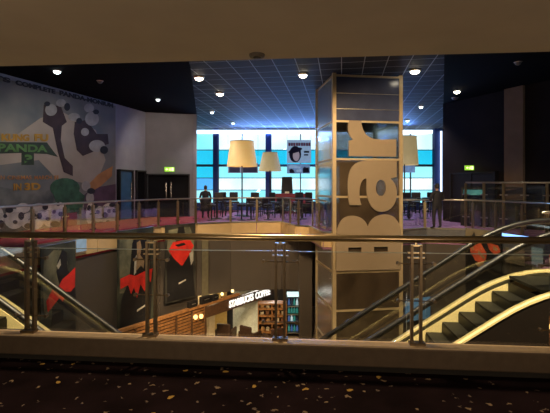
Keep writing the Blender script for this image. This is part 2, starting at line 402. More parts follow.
p = cw(wx(315), WD); sill.box((p.x, p.y, wz(203)/2), (19, .25, wz(203)), YAW)
struct(sill.build('wall_sill', M['wall_navy']))
mb = MB(); p = cw(wx(315), WD); mb.box((p.x, p.y, (wz(126)+H)/2), (19, .25, H-wz(126)), YAW); struct(mb.build('wall_window_head', M['wall_navy']))
for a, b in ((213.5, 218.5), (266, 271), (330, 334), (384, 388), (433, 439)):
    p = cw(wx((a+b)/2), WD-.1); struct(MB().box((p.x, p.y, H/2), (wx(b)-wx(a), .35, H), YAW).build('wall_pier', M['wall_navy']))
wall('wall_window_right', [cw(wx(441), WD), cw(12.2, WD)], 0, H, M['wall_navy'])
mb = MB(); p = cw(wx(310), WD-.35); mb.box((p.x, p.y, wz(132.5)), (wx(440)-wx(199), .1, .24), YAW)
tag(mb.build('cove_light', M['cove']), 'long blue-white light strip along the top of the tall windows', 'light')
mb = MB(); p = cw(wx(438.6), WD-.45); mb.box((p.x, p.y, 3.3), (.10, .08, 4.2), YAW)
tag(mb.build('light_strip', M['cove']), 'upright blue-white light strip beside the dark right wall', 'light')

# ---- doors
def door_leaf(name, a, b, z1, leaves, mat, hand=True):
    a, b = Vector(cw(*a)), Vector(cw(*b)); d = b-a; L = d.length; d.normalize(); n = Vector((d.y, -d.x)); ang = math.atan2(d.y, d.x)
    c = (a+b)/2 + n*.02
    root = struct(MB().box((c.x, c.y, z1-.03), (L, .22, .06), ang).box((a.x+d.x*.03, a.y+d.y*.03, z1/2), (.06, .22, z1), ang).box((b.x-d.x*.03, b.y-d.y*.03, z1/2), (.06, .22, z1), ang).build(name, M['black']))
    for i in range(leaves):
        m_ = a+d*(L*(i+.5)/leaves)-n*.03
        lf = MB().box((m_.x, m_.y, z1/2-.03), (L/leaves-.02-.06*(2/leaves)*.5, .06, z1-.08), ang).build('door_leaf', mat, root)
        if hand:
            e = .5+(.13/L*(-1 if i == 0 else 1))
            if leaves == 1: e = .88
            h_ = a+d*(L*e)+n*.06
            MB().tube([(h_.x, h_.y, .95), (h_.x, h_.y, 1.85)], .035, 8).tube([(h_.x, h_.y, 1.0), (h_.x-n.x*.08, h_.y-n.y*.08, 1.0)], .015, 6).tube([(h_.x, h_.y, 1.8), (h_.x-n.x*.08, h_.y-n.y*.08, 1.8)], .015, 6).build('door_handle', M['chrome'], lf)
    return root
M['doorblack'] = pm('black_door', (.004, .004, .005), .6, 0, .15, 3, spec=.12)
M['doorbluelit'] = pm('blue_lit_door', (.03, .10, .20), .4, 0, .15, 3)  # blue light of the recess put into the door colour
da, db = ext(LC, LD, .03), ext(LC, LD, .86)
door_leaf('door_1', da, db, 2.3, 2, M['doorblack'])
wall('wall_left_jamb', [cw(*db), cw(*LD)], 0, 2.3, M['wall_grey'])
wall('wall_left_backing', [cw(*ext(B_, LC, 0)), cw(LC[0]-.15, LC[1]+.3), cw(LD[0]-.15, LD[1]+.3)], 0, 2.6, M['doorblack'])
ba, bb, bc, bd = ext(B_, LC, .06), ext(B_, LC, .52), ext(B_, LC, .62), ext(B_, LC, .97)
wall('wall_left_post', [cw(*bb), cw(*bc)], 0, 2.45, M['wall_lite'])
door_leaf('door_2', ba, bb, 2.45, 1, M['doorbluelit'])
door_leaf('door_3', bc, bd, 2.45, 1, M['doorblack'], False)
ra, rb = ext(RA, RB, .10), ext(RA, RB, .48)
door_leaf('door_4', (rb[0]-.12, rb[1]-.06), (ra[0]-.12, ra[1]-.06), 2.25, 2, pm('dark_door', (.006, .005, .006), .5), False)

# ================================================================== MURAL on the left wall
def on_wall(px, py, A=A_, B=B_, off=.03):
    k = (px-275)/F; dx, dy = B[0]-A[0], B[1]-A[1]
    t = (k*A[1]-A[0])/(dx-k*dy); d = A[1]+t*dy
    xc = A[0]+t*dx
    n = Vector((dy, -dx)).normalized()
    return cw(xc+n.x*off, d+n.y*off, EYE-(py-HOR)/F*d)
mu = thing('wall_mural', 'huge film mural covering the pale wall left of the doors', 'mural', cw(*ext(A_, B_, .5), 0))
def decal(name, pts, mat, off, label=None):
    P = [on_wall(x, y, off=off) for x, y in pts]; Q = [on_wall(x, y, off=off-.004) for x, y in pts]
    n = len(P)
    o = MB()._add(P+Q, [tuple(range(n)), tuple(range(n, 2*n))[::-1]] + [(i, (i+1) % n, n+(i+1) % n, n+i) for i in range(n)]).build(name, mat, mu)
    if label: o['label'] = label
    return o
def ell(cx, cy, rx, ry, n=18, rot=0):
    c, s_ = math.cos(rot), math.sin(rot)
    return [(cx+rx*math.cos(2*math.pi*i/n)*c-ry*math.sin(2*math.pi*i/n)*s_, cy+rx*math.cos(2*math.pi*i/n)*s_+ry*math.sin(2*math.pi*i/n)*c) for i in range(n)]
D = {'sky': pm('mural_sky', (.13, .15, .155), .75, 0, .2, .6, col2=(.26, .24, .205)), 'glow': pm('mural_glow', (.36, .30, .24), .75, 0, .15, .8),
     'brown': pm('mural_brown', (.045, .025, .022), .75, 0, .3, 2), 'black': pm('mural_black', (.02, .02, .022), .75), 'white': pm('mural_white', (.34, .32, .29), .75, 0, .2, 3),
     'whiteb': pm('mural_bright_white', (.62, .58, .50), .75, 0, .25, 3), 'ltgreen': pm('mural_title_green', (.10, .22, .06), .75, 0, .3, 3), 'green': pm('mural_green', (.035, .10, .05), .75, 0, .5, 2.5), 'greend': pm('mural_dark_green', (.03, .045, .025), .75, 0, .4, 2), 'gold': pm('mural_gold', (.42, .23, .03), .75, 0, .2, 3), 'orange': pm('mural_orange', (.42, .20, .07), .75, 0, .2, 2),
     'rock': pm('mural_rock', (.10, .12, .11), .75, 0, .5, 1.2, col2=(.25, .25, .22)), 'purple': pm('mural_purple', (.09, .05, .08), .75, 0, .3, 2), 'red': pm('mural_red', (.18, .03, .03), .75, 0, .3, 2)}
decal('backdrop', [(-70, 52), (0, 78), (115, 106), (115, 226), (60, 230), (0, 236), (-70, 245)], D['sky'], .03)
decal('glow_patch', [(40, 118), (62, 112), (95, 130), (105, 160), (95, 185), (55, 178), (38, 160), (0, 165), (-40, 168), (-40, 150), (0, 146)], D['glow'], .036)
decal('rock_band', [(-70, 190), (-30, 184), (0, 187), (16, 190), (30, 186), (44, 192), (60, 184), (70, 230), (0, 236), (-70, 245)], D['rock'], .04)
decal('dark_shape', [(43, 105), (60, 106), (66, 122), (61, 126), (60, 140), (64, 158), (72, 166), (72, 176), (63, 172), (57, 152), (52, 128), (42, 122)], D['brown'], .044)
decal('dark_shape', [(74, 122), (86, 120), (96, 134), (107, 134), (108, 144), (100, 146), (92, 152), (82, 156), (76, 150), (73, 134)], D['brown'], .044)
decal('plum_shape', [(82, 196), (92, 188), (115, 184), (115, 212), (84, 214)], D['purple'], .044)
decal('orange_swoosh', [(88, 184), (98, 174), (112, 166), (111, 176), (100, 186), (90, 192)], D['orange'], .048)
decal('foliage', ell(64, 188, 15, 10), D['green'], .05); decal('foliage', [(52, 192), (62, 184), (72, 186), (84, 196), (80, 214), (58, 214)], D['green'], .053)
for (x, y, r1, r2) in ((50, 110, 6, 6), (91, 119, 7, 7), (88, 108, 5, 4.5), (73, 117, 6, 4), (60, 103, 5, 4), (96, 146, 8, 6), (85, 186, 4.5, 5), (89, 198, 4, 6), (84, 132, 4, 4),
                       (13, 219, 10, 10), (31, 221, 12, 9), (50, 216, 10, 11), (58, 208, 7, 6), (-4, 218, 7, 12), (22, 208, 7, 5), (90, 214, 5, 12), (98, 214, 8, 8), (108, 210, 7, 7), (106, 220, 8, 6), (114, 214, 4, 8), (38, 208, 7, 5)):
    decal('white_patch', ell(x, y, r1, r2), D['white' if y < 200 else 'whiteb'], .058)
for (x, y, r1, r2) in ((46, 104, 3, 2.5), (95, 112, 3, 2.5), (78, 121, 3, 3), (66, 107, 3, 4), (103, 150, 4, 4), (90, 191, 4, 3),
                       (8, 210, 4, 3), (14, 222, 2.5, 2), (33, 215, 2, 2), (47, 219, 2.5, 2), (53, 212, 2, 2), (57, 204, 2, 2), (88, 208, 2, 3), (97, 212, 2, 2), (108, 211, 2, 2), (113, 211, 1.5, 2), (107, 222, 2, 2), (4, 216, 2, 2), (20, 216, 3, 4), (27, 226, 4, 3), (44, 207, 3, 3), (54, 224, 5, 3), (38, 216, 3, 3), (60, 214, 3, 2.5), (94, 206, 3, 2.5), (104, 215, 3, 3), (100, 224, 4, 2.5), (111, 205, 3, 2), (0, 224, 3, 4)):
    decal('black_patch', ell(x, y, r1, r2, 14), D['black'], .064)
for x0, x1 in ((-12, 3), (60, 76), (118, 118)):
    if x1 > x0 and x0 > 0: decal('red_band', [(x0, 214), (x1, 212), (x1, 226), (x0, 228)], D['red'], .055)
def wtext(s_, p0, p1, h_px, mat, name, bold=.02):
    O = on_wall(p0[0], p0[1], off=.07); E = on_wall(p1[0], p1[1], off=.07); T = on_wall(p0[0], p0[1]-h_px, off=.07)
    U = E-O
    return text_obj(s_, O, U, Vector((0, 0, 1)), U.length, (T-O).length, mat, name, mu, bold, .006)
decal('green_banner', [(-12, 142), (46, 142.5), (50, 148), (57, 157), (46, 154), (33, 153.5), (33, 165), (20.5, 165), (20.5, 153), (-12, 154)], D['greend'], .05)
wtext("’S", (-2, 81), (9, 83.6), 5.2, D['black'], 'slogan_word', .06)
wtext("COMPLETE", (14, 84.8), (54, 94.3), 5.0, D['black'], 'slogan_word', .06)
wtext("PANDA-MONIUM", (58, 95.2), (112, 108), 5.0, D['black'], 'slogan_word', .06)
wtext("KUNG", (0, 141), (28, 141.3), 7.5, D['gold'], 'title_word', .05)
wtext("FU", (33, 141.3), (47, 141.5), 7.5, D['gold'], 'title_word', .05)
wtext("PANDA", (-4, 151.5), (46, 152.3), 8, D['ltgreen'], 'title_word', .04)
wtext("3", (23, 164), (31, 164), 9.5, D['ltgreen'], 'title_word', .05)
for wd, xa, xb in (("IN", -2, 3), ("CINEMAS", 6, 30), ("MARCH", 33, 50), ("1", 53, 54.5), ("1", 55.5, 57)): wtext(wd, (xa, 179.5), (xb, 179.3), 4, D['orange'], 'date_word', .01)
wtext("IN", (12, 190.5), (20, 190.3), 7, D['gold'], 'format_word', .04)
wtext("3D", (23, 190.3), (39, 190), 7.5, D['gold'], 'format_word', .04)

# ================================================================== COLUMN (glass-clad shaft)
col_o = cw(2.03, 14.7, LOW)
CA = math.radians(13)
cu_, cv_ = Vector((math.cos(CA), math.sin(CA), 0)), Vector((-math.sin(CA), math.cos(CA), 0))
CWD = 2.56
colm = thing('clad_column', 'tall square column clad in glass with bronze frames and large sideways Bar lettering', 'column', col_o)
def cp(u, v, z): return Vector((col_o.x, col_o.y, 0)) + cu_*u + cv_*v + Vector((0, 0, z))
M['colframe'] = pm('column_frame', (.56, .45, .28), .42, .3, .08, 8)
M['colglass'] = glass('column_glass', (.55, .55, .55), .16, .10, (.9, .85, .75))
M['colsteel'] = pm('column_side_sheet', (.72, .70, .66), .22, .85, .1, 1.5)
M['smoked'] = pm('smoked_panel', (.075, .055, .036), .16, 0, .25, 1.2, col2=(.12, .09, .06)); M['smoked'].node_tree.nodes['Principled BSDF'].inputs['Alpha'].default_value = .72
M['sideglass'] = glass('side_glass', (.86, .93, .98), .22, .12, (.95, .95, .95))
M['coldark'] = pm('column_lining', (.16, .11, .07), .5, 0, .15, 2)
M['colnavy'] = pm('column_navy_sheet', (.06, .075, .15), .2, 0, .15, 2)
M['letter'] = pm('tan_letter', (.31, .245, .17), .6, 0, .03, 4)
post = MB()
for (u, v) in ((.05, .05), (CWD-.05, .05), (.05, CWD-.05), (CWD-.05, CWD-.05)):
    c = cp(u, v, (LOW+H)/2); post.box(c, (.13, .13, H-LOW), CA)
post.build('corner_post', M['colframe'], colm)
mzs = [5.52, 3.91, 2.58, 1.25, -.08, -1.40, -2.75, -4.1, -5.42]
mr_ = MB()
for z in mzs:
    for (u, v, L, a) in ((CWD/2, .04, CWD, 0), (.04, CWD/2, CWD, math.pi/2), (CWD-.04, CWD/2, CWD, math.pi/2), (CWD/2, CWD-.04, CWD, 0)):
        mr_.box(cp(u, v, z), (L-.2, .08, .07), CA+a)
mr_.build('cross_rail', M['colframe'], colm)
for i in range(len(mzs)-1):
    z1, z0 = mzs[i]-.04, mzs[i+1]+.04; zc, hh = (z0+z1)/2, z1-z0
    MB().box(cp(CWD/2, .03, zc), (CWD-.22, .02, hh), CA).build('front_panel', M['colnavy'] if i == 0 else M['colglass'] if i == 1 else M['smoked'], colm)
    MB().box(cp(.03, CWD/2, zc), (.02, CWD-.22, hh), CA).build('side_panel', M['sideglass'] if 1 <= i <= 3 else M['colsteel'], colm)
    MB().box(cp(CWD-.03, CWD/2, zc), (.02, CWD-.22, hh), CA).build('side_panel', M['colsteel'] if i > 3 else M['sideglass'], colm)
    MB().box(cp(CWD/2, CWD-.03, zc), (CWD-.22, .02, hh), CA).build('rear_panel', M['sideglass'] if 1 <= i <= 3 else M['coldark'], colm)
lin = MB()
lin.box(cp(1.25, 1.2, 1.3), (1.3, .1, 2.5), CA).box(cp(1.28, 1.5, -2.8), (2.2, .1, 5.3), CA)
for k in range(22): lin.box(cp(1.28, 1.43, -5.3+k*.24), (2.2, .02, .02), CA)
lin.build('inner_lining', M['coldark'], colm)
# joint lines of the top sheet
for z in (4.35, 4.9): MB().box(cp(CWD/2, .012, z), (CWD-.25, .012, .015), CA).build('joint_line', M['steel'], colm)
# letters: text runs upwards; s = metres per pixel on the face
sp_ = CWD/69.5
def spl(*segs):                                  # polygon from line points and bezier segments
    out = []
    for sgm in segs:
        if len(sgm) == 2: out.append(sgm)
        else:
            p0 = out[-1]; (x1, y1, x2, y2, x3, y3) = sgm
            for k in range(1, 9):
                t = k/8; a = (1-t)**3; b = 3*t*(1-t)**2; c = 3*t*t*(1-t); d_ = t**3
                out.append((a*p0[0]+b*x1+c*x2+d_*x3, a*p0[1]+b*y1+c*y2+d_*y3))
    return out
def letter(contours, name):
    cu = bpy.data.curves.new('l', 'CURVE'); cu.dimensions = '2D'; cu.fill_mode = 'BOTH'; cu.extrude = .5
    for ct in contours:
        s = cu.splines.new('POLY'); s.points.add(len(ct)-1); s.use_cyclic_u = True
        for p, (x, y) in zip(s.points, ct): p.co = (x, -y, 0, 1)
    ob = bpy.data.objects.new('l', cu); C.objects.link(ob); bpy.context.view_layer.update()
    me = bpy.data.meshes.new_from_object(ob.evaluated_get(bpy.context.evaluated_depsgraph_get())); bpy.data.objects.remove(ob)
    off = -parent_loc(colm)
    for v in me.vertices:                        # x: photo column 334..403, y: photo row
        u = (v.co.x-333.5)*sp_; z = EYE-(-v.co.y-HOR)*14.85/F
        v.co = cp(u, -.02-.05*(v.co.z+.5), z)+off
    me.materials.clear(); me.materials.append(M['letter'])
    o = bpy.data.objects.new(name, me); C.objects.link(o); o.parent = colm
B_out = spl((336, 270), (336, 238), (336, 224, 342, 215.5, 351, 215.5), (359, 215.5, 365, 219, 367.5, 227), (370, 218, 377, 214.5, 385, 214.5), (395, 214.5, 401, 223, 401, 237), (401, 270))
letter([B_out, [(348, 247), (361, 247), (361, 252), (348, 252)], [(373.5, 247), (387.5, 247), (387.5, 252), (373.5, 252)]], 'letter_b')
a_out = spl((349.5, 205), (361, 205), (358.5, 199, 358.5, 190, 360, 185), (361, 180, 364, 178.5, 366, 178.5), (366, 184), (365, 200, 371, 212, 381, 212), (391, 212, 396.5, 203, 396.5, 194), (396.5, 185, 393, 181, 390, 178.5),
            (396.5, 177), (396.5, 160.5), (366, 160.5), (353, 160.5, 347.5, 170, 347.5, 184), (347.5, 194, 348, 200, 349.5, 205))
letter([a_out, ell(380.5, 188, 5.2, 8.3, 20)], 'letter_a')
r_out = spl((348.5, 156.5), (396, 156.5), (396, 139), (374, 139), (365, 137, 361, 130, 361, 121), (349, 121), (346.5, 129, 348, 137, 353, 140), (348.5, 141))
letter([r_out], 'letter_r')

# ================================================================== NEAR RAILING
RY = 3.93
nr = thing('glass_railing', 'near brass-railed glass balustrade on the brown curb in front of the carpet', 'railing', (0, RY, .172))
MB().tube([(-7.2, RY, 1.125), (7.4, RY, 1.125)], .032, 14).build('handrail', M['brass'], nr, smooth=True)
pxs = [-2.77, -1.54, -.295, .949, 2.19]
pxs = [-6.5, -5.25, -4.01] + pxs + [3.43, 4.67]
for i, x in enumerate(pxs):
    pb_ = MB()
    for s in (-.04, .04): pb_.box((x+s, RY, .62), (.022, .05, .90), 0)
    pb_.box((x, RY-.025, .184), (.14, .07, .025))
    po = pb_.build('post', M['bronze'], nr)
    cl = MB()
    for z in (1.0, .955): cl.box((x, RY, z), (.15, .03, .012))
    cl.tube([(x, RY, 1.07), (x, RY, 1.105)], .012, 8).box((x, RY, 1.068), (.10, .05, .015))
    cl.build('clamp', M['brass'], po)
    for z in ((.90, .33) if i % 2 else (.90, .56)):
        ar = MB().tube([(x-.165, RY, z), (x+.165, RY, z)], .006, 6)
        for s in (-1, 1): ar.tube([(x+s*.16, RY-.02, z), (x+s*.16, RY+.02, z)], .016, 10)
        ar.build('spider_arm', M['bronze'], po)
for a, b in zip(pxs[:-1], pxs[1:]):
    g = MB().box(((a+b)/2, RY, .59), (b-a-.17, .012, .81)).build('glass_panel', M['glass'], nr)
    MB().box(((a+b)/2, RY, .998), (b-a-.17, .012, .006)).build('glass_edge', M['glass_edge'], g)

# ================================================================== ESCALATORS
def escalator(name, label, xt, sgn, y0, y1, hh=.94):
    """xt: x of the top knee; sgn=+1 descends towards +x, -1 towards -x"""
    root = thing(name, label, 'escalator', (xt, (y0+y1)/2, 0))
    tan = math.tan(math.radians(34)); run = (0-LOW)/tan
    def path(dz, n=7):                             # from landing over the knee, down, foot
        pts = [(xt-sgn*1.3, .05+dz), (xt-sgn*.75, .05+dz)]
        for k in range(1, n):                      # smooth knee
            t = k/n; s = -.75+1.5*t
            pts.append((xt+sgn*s, .05+dz - tan*(max(0, s+.75)**2)/(2*1.5)))
        sx, sz = .75, .05+dz-tan*.75
        pts.append((xt+sgn*sx, sz))
        ex = run-.4
        pts.append((xt+sgn*ex, sz-tan*(ex-sx)))
        pts.append((xt+sgn*(ex+1.0), sz-tan*(ex-sx)-.12))
        return pts
    def ribbon(y_a, y_b, z_a, z_b):                # swept rectangular section
        mb = MB(); P, Q = path(z_a), path(z_b)
        verts = []
        for (x, z), (x2, z2) in zip(P, Q):
            verts += [Vector((x, y_a, z)), Vector((x, y_b, z)), Vector((x2, y_b, z2)), Vector((x2, y_a, z2))]
        n = len(P); f = [(0, 1, 2, 3), tuple((n-1)*4+k for k in (3, 2, 1, 0))]
        for i in range(n-1):
            for k in range(4): f.append((i*4+k, (i+1)*4+k, (i+1)*4+(k+1) % 4, i*4+(k+1) % 4))
        mb._add(verts, f); return mb
    for side, yy in ((-1, y0), (1, y1)):
        inn = -side
        # decking + skirt: cap strip, dark groove, broad skirt facing the steps
        d_ = ribbon(yy-.07, yy+.07, -.02, .02).build('decking', M['skirt'], root)
        s1 = ribbon(yy+inn*.07, yy+inn*.10, -.085, -.03).build('skirt_groove', M['skirtdark'], d_)
        s2 = ribbon(yy+inn*.08, yy+inn*.115, -.34, -.085).build('skirt', M['skirt'], d_)
        ribbon(yy-side*0-.055, yy+.055, -.95, -.02).build('cladding', M['truss'], root)
        ribbon(yy-.006, yy+.006, .02, hh-.04).build('balustrade_glass', M['escglass'], root)
        hp = path(hh)
        hr = MB()
        P3 = [Vector((x, yy, z)) for x, z in hp]
        # newel loop at the top end
        top = [Vector((P3[0].x-sgn*.02, yy, P3[0].z))]
        loop = [Vector((P3[0].x-sgn*.45*math.sin(t), yy, P3[0].z-.45+.45*math.cos(t))) for t in [math.pi*k/8 for k in range(8, 0, -1)]]
        hr.tube(loop+P3, .04, 10)
        hr.build('handrail', M['rubber'], root, smooth=True)
        hb = MB(); hb.tube([Vector((p.x, p.y, p.z-.052)) for p in P3], .014, 6); hb.build('handrail_guide', M['skirtdark'], root)
    # steps
    wid = (y1-y0)-.25; rise = .2; tread = rise/tan
    n = int((0-LOW)/rise)
    for k in range(n):
        zt = -.20-rise*(k+.6); xs = xt+sgn*(.05+tread*k)
        if zt < -3.4: break
        st = MB().box((xs+sgn*tread/2, (y0+y1)/2, zt-.02), (tread+.02, wid, .04)).build('step', M['step'], root)
        MB().box((xs+sgn*.01, (y0+y1)/2, zt+rise/2-.02), (.02, wid, rise-.03)).build('riser', M['riser'], st)
    MB().box((xt-sgn*.62, (y0+y1)/2, -.06), (1.35, wid, .05)).build('comb_plate', M['step'], root)
    return root
escalator('escalator', 'right escalator with gold skirts and black handrails climbing towards the right gallery', 3.68, -1, 6.88, 8.22)
escalator('escalator', 'left escalator descending from the left gallery behind the near railing', -5.64, 1, 5.5, 6.6, .85)

# ================================================================== GALLERY RAILINGS
def railing(name, label, pts, spacing, zh=1.1, mat='steel', z0=0, postmat='brass'):
    root = thing(name, label, 'railing', (pts[0][0], pts[0][1], z0))
    MB().tube([(p[0], p[1], z0+zh) for p in pts], .03, 8).build('handrail', M[mat], root, smooth=True)
    segs = []
    for a, b in zip(pts[:-1], pts[1:]):
        a, b = Vector(a), Vector(b); L = (b-a).length; k = max(1, round(L/spacing))
        for j in range(k): segs.append((a+(b-a)*(j/k), a+(b-a)*((j+1)/k)))
    for p, q in segs:
        d = (q-p).normalized(); n = Vector((d.y, -d.x)); ang = math.atan2(d.y, d.x)
        po = MB().box((p.x, p.y, z0+.5), (.10, .05, 1.0), ang).box((p.x, p.y, z0+1.02), (.03, .03, .12), ang).build('post', M[postmat], root)
        for z in (.72, .22): MB().tube([(p.x-d.x*.13, p.y-d.y*.13, z0+z), (p.x+d.x*.13, p.y+d.y*.13, z0+z)], .022, 6).build('clamp', M['chrome'], po)
        m_ = (p+q)/2
        MB().box((m_.x, m_.y, z0+.52), ((q-p).length-.16, .012, .86 if zh < 1.3 else zh-.3), ang).build('glass_panel', M['glass'], root)
    return root
def inset(pts, i0, i1, o=.12):
    out = []
    for i in range(i0, i1+1):
        a = Vector(pts[max(i-1, 0)]); b = Vector(pts[min(i+1, len(pts)-1)]); d = (b-a).normalized()
        p = Vector(pts[i])-Vector((d.y, -d.x))*o; out.append((p.x, p.y))
    return out
railing('gallery_railing', 'curved glass railing along the left gallery in front of the mural and doors', inset(edge, 4, 14), 1.15)
railing('gallery_railing', 'glass railing on the right gallery edge in front of the standing person', inset(edge, 17, 23), 1.25)

# ================================================================== GLASS SCREEN, ADDED COUNTER, LED, on the right gallery
q0, q1 = cw(7.72, 17.0), cw(9.6, 14.55)
gs = thing('glass_screen', 'taller glass screen with bronze posts behind the right gallery railing', 'screen', (q0.x, q0.y, 0))
d_ = (q1-q0).normalized(); L_ = (q1-q0).length; ang_ = math.atan2(d_.y, d_.x)
MB().tube([(q0.x, q0.y, 1.78), (q1.x, q1.y, 1.75)], .035, 8).build('top_rail', M['steel'], gs)
for k in range(5):
    p = q0+d_*(L_*k/4.2)
    po = MB().box((p.x, p.y, .88), (.09, .06, 1.76), ang_).build('post', M['brass'], gs)
    for z in (1.3, .4): MB().tube([(p.x-d_.x*.14, p.y-d_.y*.14, z), (p.x+d_.x*.14, p.y+d_.y*.14, z)], .025, 6).build('clamp', M['steel'], po)
    if k < 4:
        m_ = q0+d_*(L_*(k+.5)/4.2); MB().box((m_.x, m_.y, .9), (L_/4.2-.14, .012, 1.5), ang_).build('glass_panel', M['escglass'], gs)
ct = thing('added_counter', 'low dark counter added to carry a teal window reflection behind the glass screen', 'counter', cw(8.7, 17.3, 0))
def pxy(px, d): return cw((px-275)/F*d, d)
c0, c1 = pxy(462, 17.6), pxy(545, 15.6)
dd = (c1-c0).normalized(); cl_ = (c1-c0).length; ca_ = math.atan2(dd.y, dd.x); cm = (c0+c1)/2
MB().box((cm.x, cm.y, .55), (cl_, .35, 1.1), ca_).build('body', M['black'], ct)
MB().box((cm.x, cm.y, 1.56), (cl_, .35, .05), ca_).box((c0.x+dd.x*.05, c0.y+dd.y*.05, 1.33), (.06, .3, .46), ca_).box((c1.x-dd.x*.05, c1.y-dd.y*.05, 1.33), (.06, .3, .46), ca_).build('canopy', M['black'], ct)
tl = c0+dd*(cl_*.16); MB().box((tl.x, tl.y, 1.38), (cl_*.28, .06, .22), ca_).build('reflection_band', emis('teal_reflection', (.10, .42, .45), .28, .5), ct)  # window reflection in the glass, imitated by a glowing teal band
# LED strips follow the right gallery edge
ea, eb = Vector(edge[19]), Vector(edge[20]); de = (eb-ea); ne = Vector((de.y, -de.x)).normalized()
for k, (t0, t1, lb) in enumerate(((.10, .34, 'faint far blue light strip at the right gallery edge behind the banner'), (.42, .79, 'bright middle blue light strip at the foot of the right gallery railing'), (.85, 1.0, 'blue light strip at the right gallery edge nearest the picture border'))):
    p = ea+de*((t0+t1)/2)+ne*.085
    tag(MB().box((p.x, p.y, -.02), (de.length*(t1-t0), .03, .09), math.atan2(de.y, de.x)).build('light_strip', M['led']), lb, 'light')

# ================================================================== HANGING BANNERS
P_bg = pm('banner_print', (.015, .02, .018), .6, 0, .4, 1.4, col2=(.06, .07, .05))
P_bg2 = pm('banner_dark', (.018, .018, .018), .6, 0, .4, 2, col2=(.06, .06, .05))
P_red = pm('banner_red', (.72, .03, .02), .6, 0, .25, 3); P_blk = pm('banner_black', (.008, .008, .010), .6, 0, .3, 3)
P_glow = pm('banner_glow', (.06, .07, .05), .6, 0, .5, 1.6, col2=(.26, .26, .17)); P_skin = pm('banner_tan', (.34, .23, .13), .6, 0, .3, 3); P_wht = pm('banner_pale', (.5, .48, .42), .6, 0, .2, 5)
P_org = pm('banner_orange', (.55, .09, .04), .6, 0, .4, 3)
def edge_d(px, off, i0=2, i1=NE-1):
    k = (px-275)/F; r = cw(k, 1.0); best = 99
    for i in range(i0, i1):
        a, b = Vector(edge[i]), Vector(edge[i+1]); e = b-a
        den = r.x*e.y-r.y*e.x
        if abs(den) < 1e-9: continue
        t = (a.x*e.y-a.y*e.x)/den; u = (a.x*r.y-a.y*r.x)/den
        if t > 0 and 0 <= u <= 1 and t > 9: best = min(best, t)
    return best-off
def banner(label, xa, xb, ya_, zt, zb, shapes, bg):
    """shapes given in the banner's own 0..1 frame (u right, v down)"""
    da_, db_ = edge_d(xa, .22), edge_d(xb, .22)
    a, b = cw((xa-275)/F*da_, da_, 0), cw((xb-275)/F*db_, db_, 0)
    U = (b-a); W_ = U.length; U.normalize(); V = Vector((0, 0, 1)); N = U.cross(V); Ht = zt-zb
    root = thing('hanging_banner', label, 'banner', (a+b)/2+Vector((0, 0, zb)), 'film banners hung on the gallery walls')
    O = Vector((a.x, a.y, zb))
    MB().prism([(0, 0), (W_, 0), (W_, Ht), (0, Ht)], O, U, V, .02).build('banner_cloth', bg, root)
    MB().tube([O+V*Ht-U*.04, O+V*Ht+U*(W_+.04)], .02, 6).build('hanging_bar', M['steel'], root)
    for i, (nm, poly, mt) in enumerate(shapes):
        MB().prism([(u*W_, (1-v)*Ht) for u, v in poly], O+N*(.022+.004*i), U, V, .003).build(nm, mt, root)
    return root
E = lambda cx, cy, rx, ry, n=16, rot=0: ell(cx, cy, rx, ry, n, rot)
banner('nearest film banner, dim green with a black shape and slanted red patch', 40, 75, 238,  -.02, -3.6,
       [('pale_patch', [(.08, .1), (.35, .04), (.6, .06), (.75, .16), (.7, .3), (.5, .45), (.3, .58), (.1, .55), (.05, .3)], P_glow),
        ('black_shape', [(.45, .14), (.58, .05), (.72, .08), (.74, .22), (.9, .30), (1, .45), (1, .99), (.22, .99), (.30, .5), (.5, .32), (.42, .22)], P_blk),
        ('red_patch', [(.14, .42), (.32, .34), (.44, .36), (.58, .29), (.78, .26), (.98, .22), (.97, .38), (.84, .41), (.7, .40), (.6, .47), (.5, .43), (.34, .47), (.18, .51)], P_red),
        ('pale_streak', [(.42, .17), (.52, .12), (.54, .17), (.46, .20)], P_wht)], P_bg)
banner('middle film banner under the gallery doors, black and grey with a ragged red band', 117, 153, 225,  .06, -3.55,
       [('pale_patch', [(.05, .05), (.6, .03), (.9, .08), (.85, .5), (.6, .55), (.3, .62), (.05, .6)], P_glow),
        ('dark_shape', [(.38, .14), (.52, .02), (.72, .04), (.9, .3), (.92, .5), (.95, .7), (.9, .98), (.05, .98), (.1, .66), (.3, .5)], P_blk),
        ('tan_patch', [(.50, .14), (.60, .12), (.64, .2), (.6, .27), (.72, .34), (.70, .42), (.62, .38), (.5, .42), (.42, .38), (.52, .3)], P_skin), ('pale_streak', [(.44, .3), (.5, .26), (.48, .44), (.42, .46)], P_wht), ('pale_streak', [(.74, .22), (.78, .2), (.82, .42), (.77, .43)], P_skin),
        ('red_patch', [(.06, .46), (.3, .44), (.45, .47), (.7, .45), (.96, .44), (.9, .58), (.8, .54), (.72, .66), (.6, .57), (.5, .7), (.42, .58), (.34, .64), (.26, .54), (.06, .56)], P_red),
        ('pale_streak', [(.5, .82), (.78, .79), (.78, .81), (.5, .84)], P_wht)], P_bg)
banner('farthest left film banner, beside the taupe wall, with a red rounded triangle on black', 165, 195, 222,  .05, -3.1,
       [('pale_patch', [(.1, .06), (.8, .04), (.95, .2), (.95, .5), (.75, .58), (.3, .5), (.05, .3)], P_glow),
        ('dark_shape', [(.05, .45), (.3, .3), (.42, .03), (.6, .03), (.7, .3), (.9, .55), (.98, .98), (.05, .98)], P_blk),
        ('red_patch', [(.10, .32), (.24, .22), (.80, .21), (.94, .30), (.80, .40), (.56, .54), (.50, .54), (.26, .43)], P_red),
        ('black_slit', [(.3, .26), (.6, .245), (.66, .275), (.4, .29)], P_blk), ('pale_streak', [(.78, .40), (.9, .36), (.92, .5), (.84, .56)], P_wht),
        ('pale_streak', [(.42, .76), (.66, .73), (.66, .75), (.42, .78)], P_wht)], P_bg2)
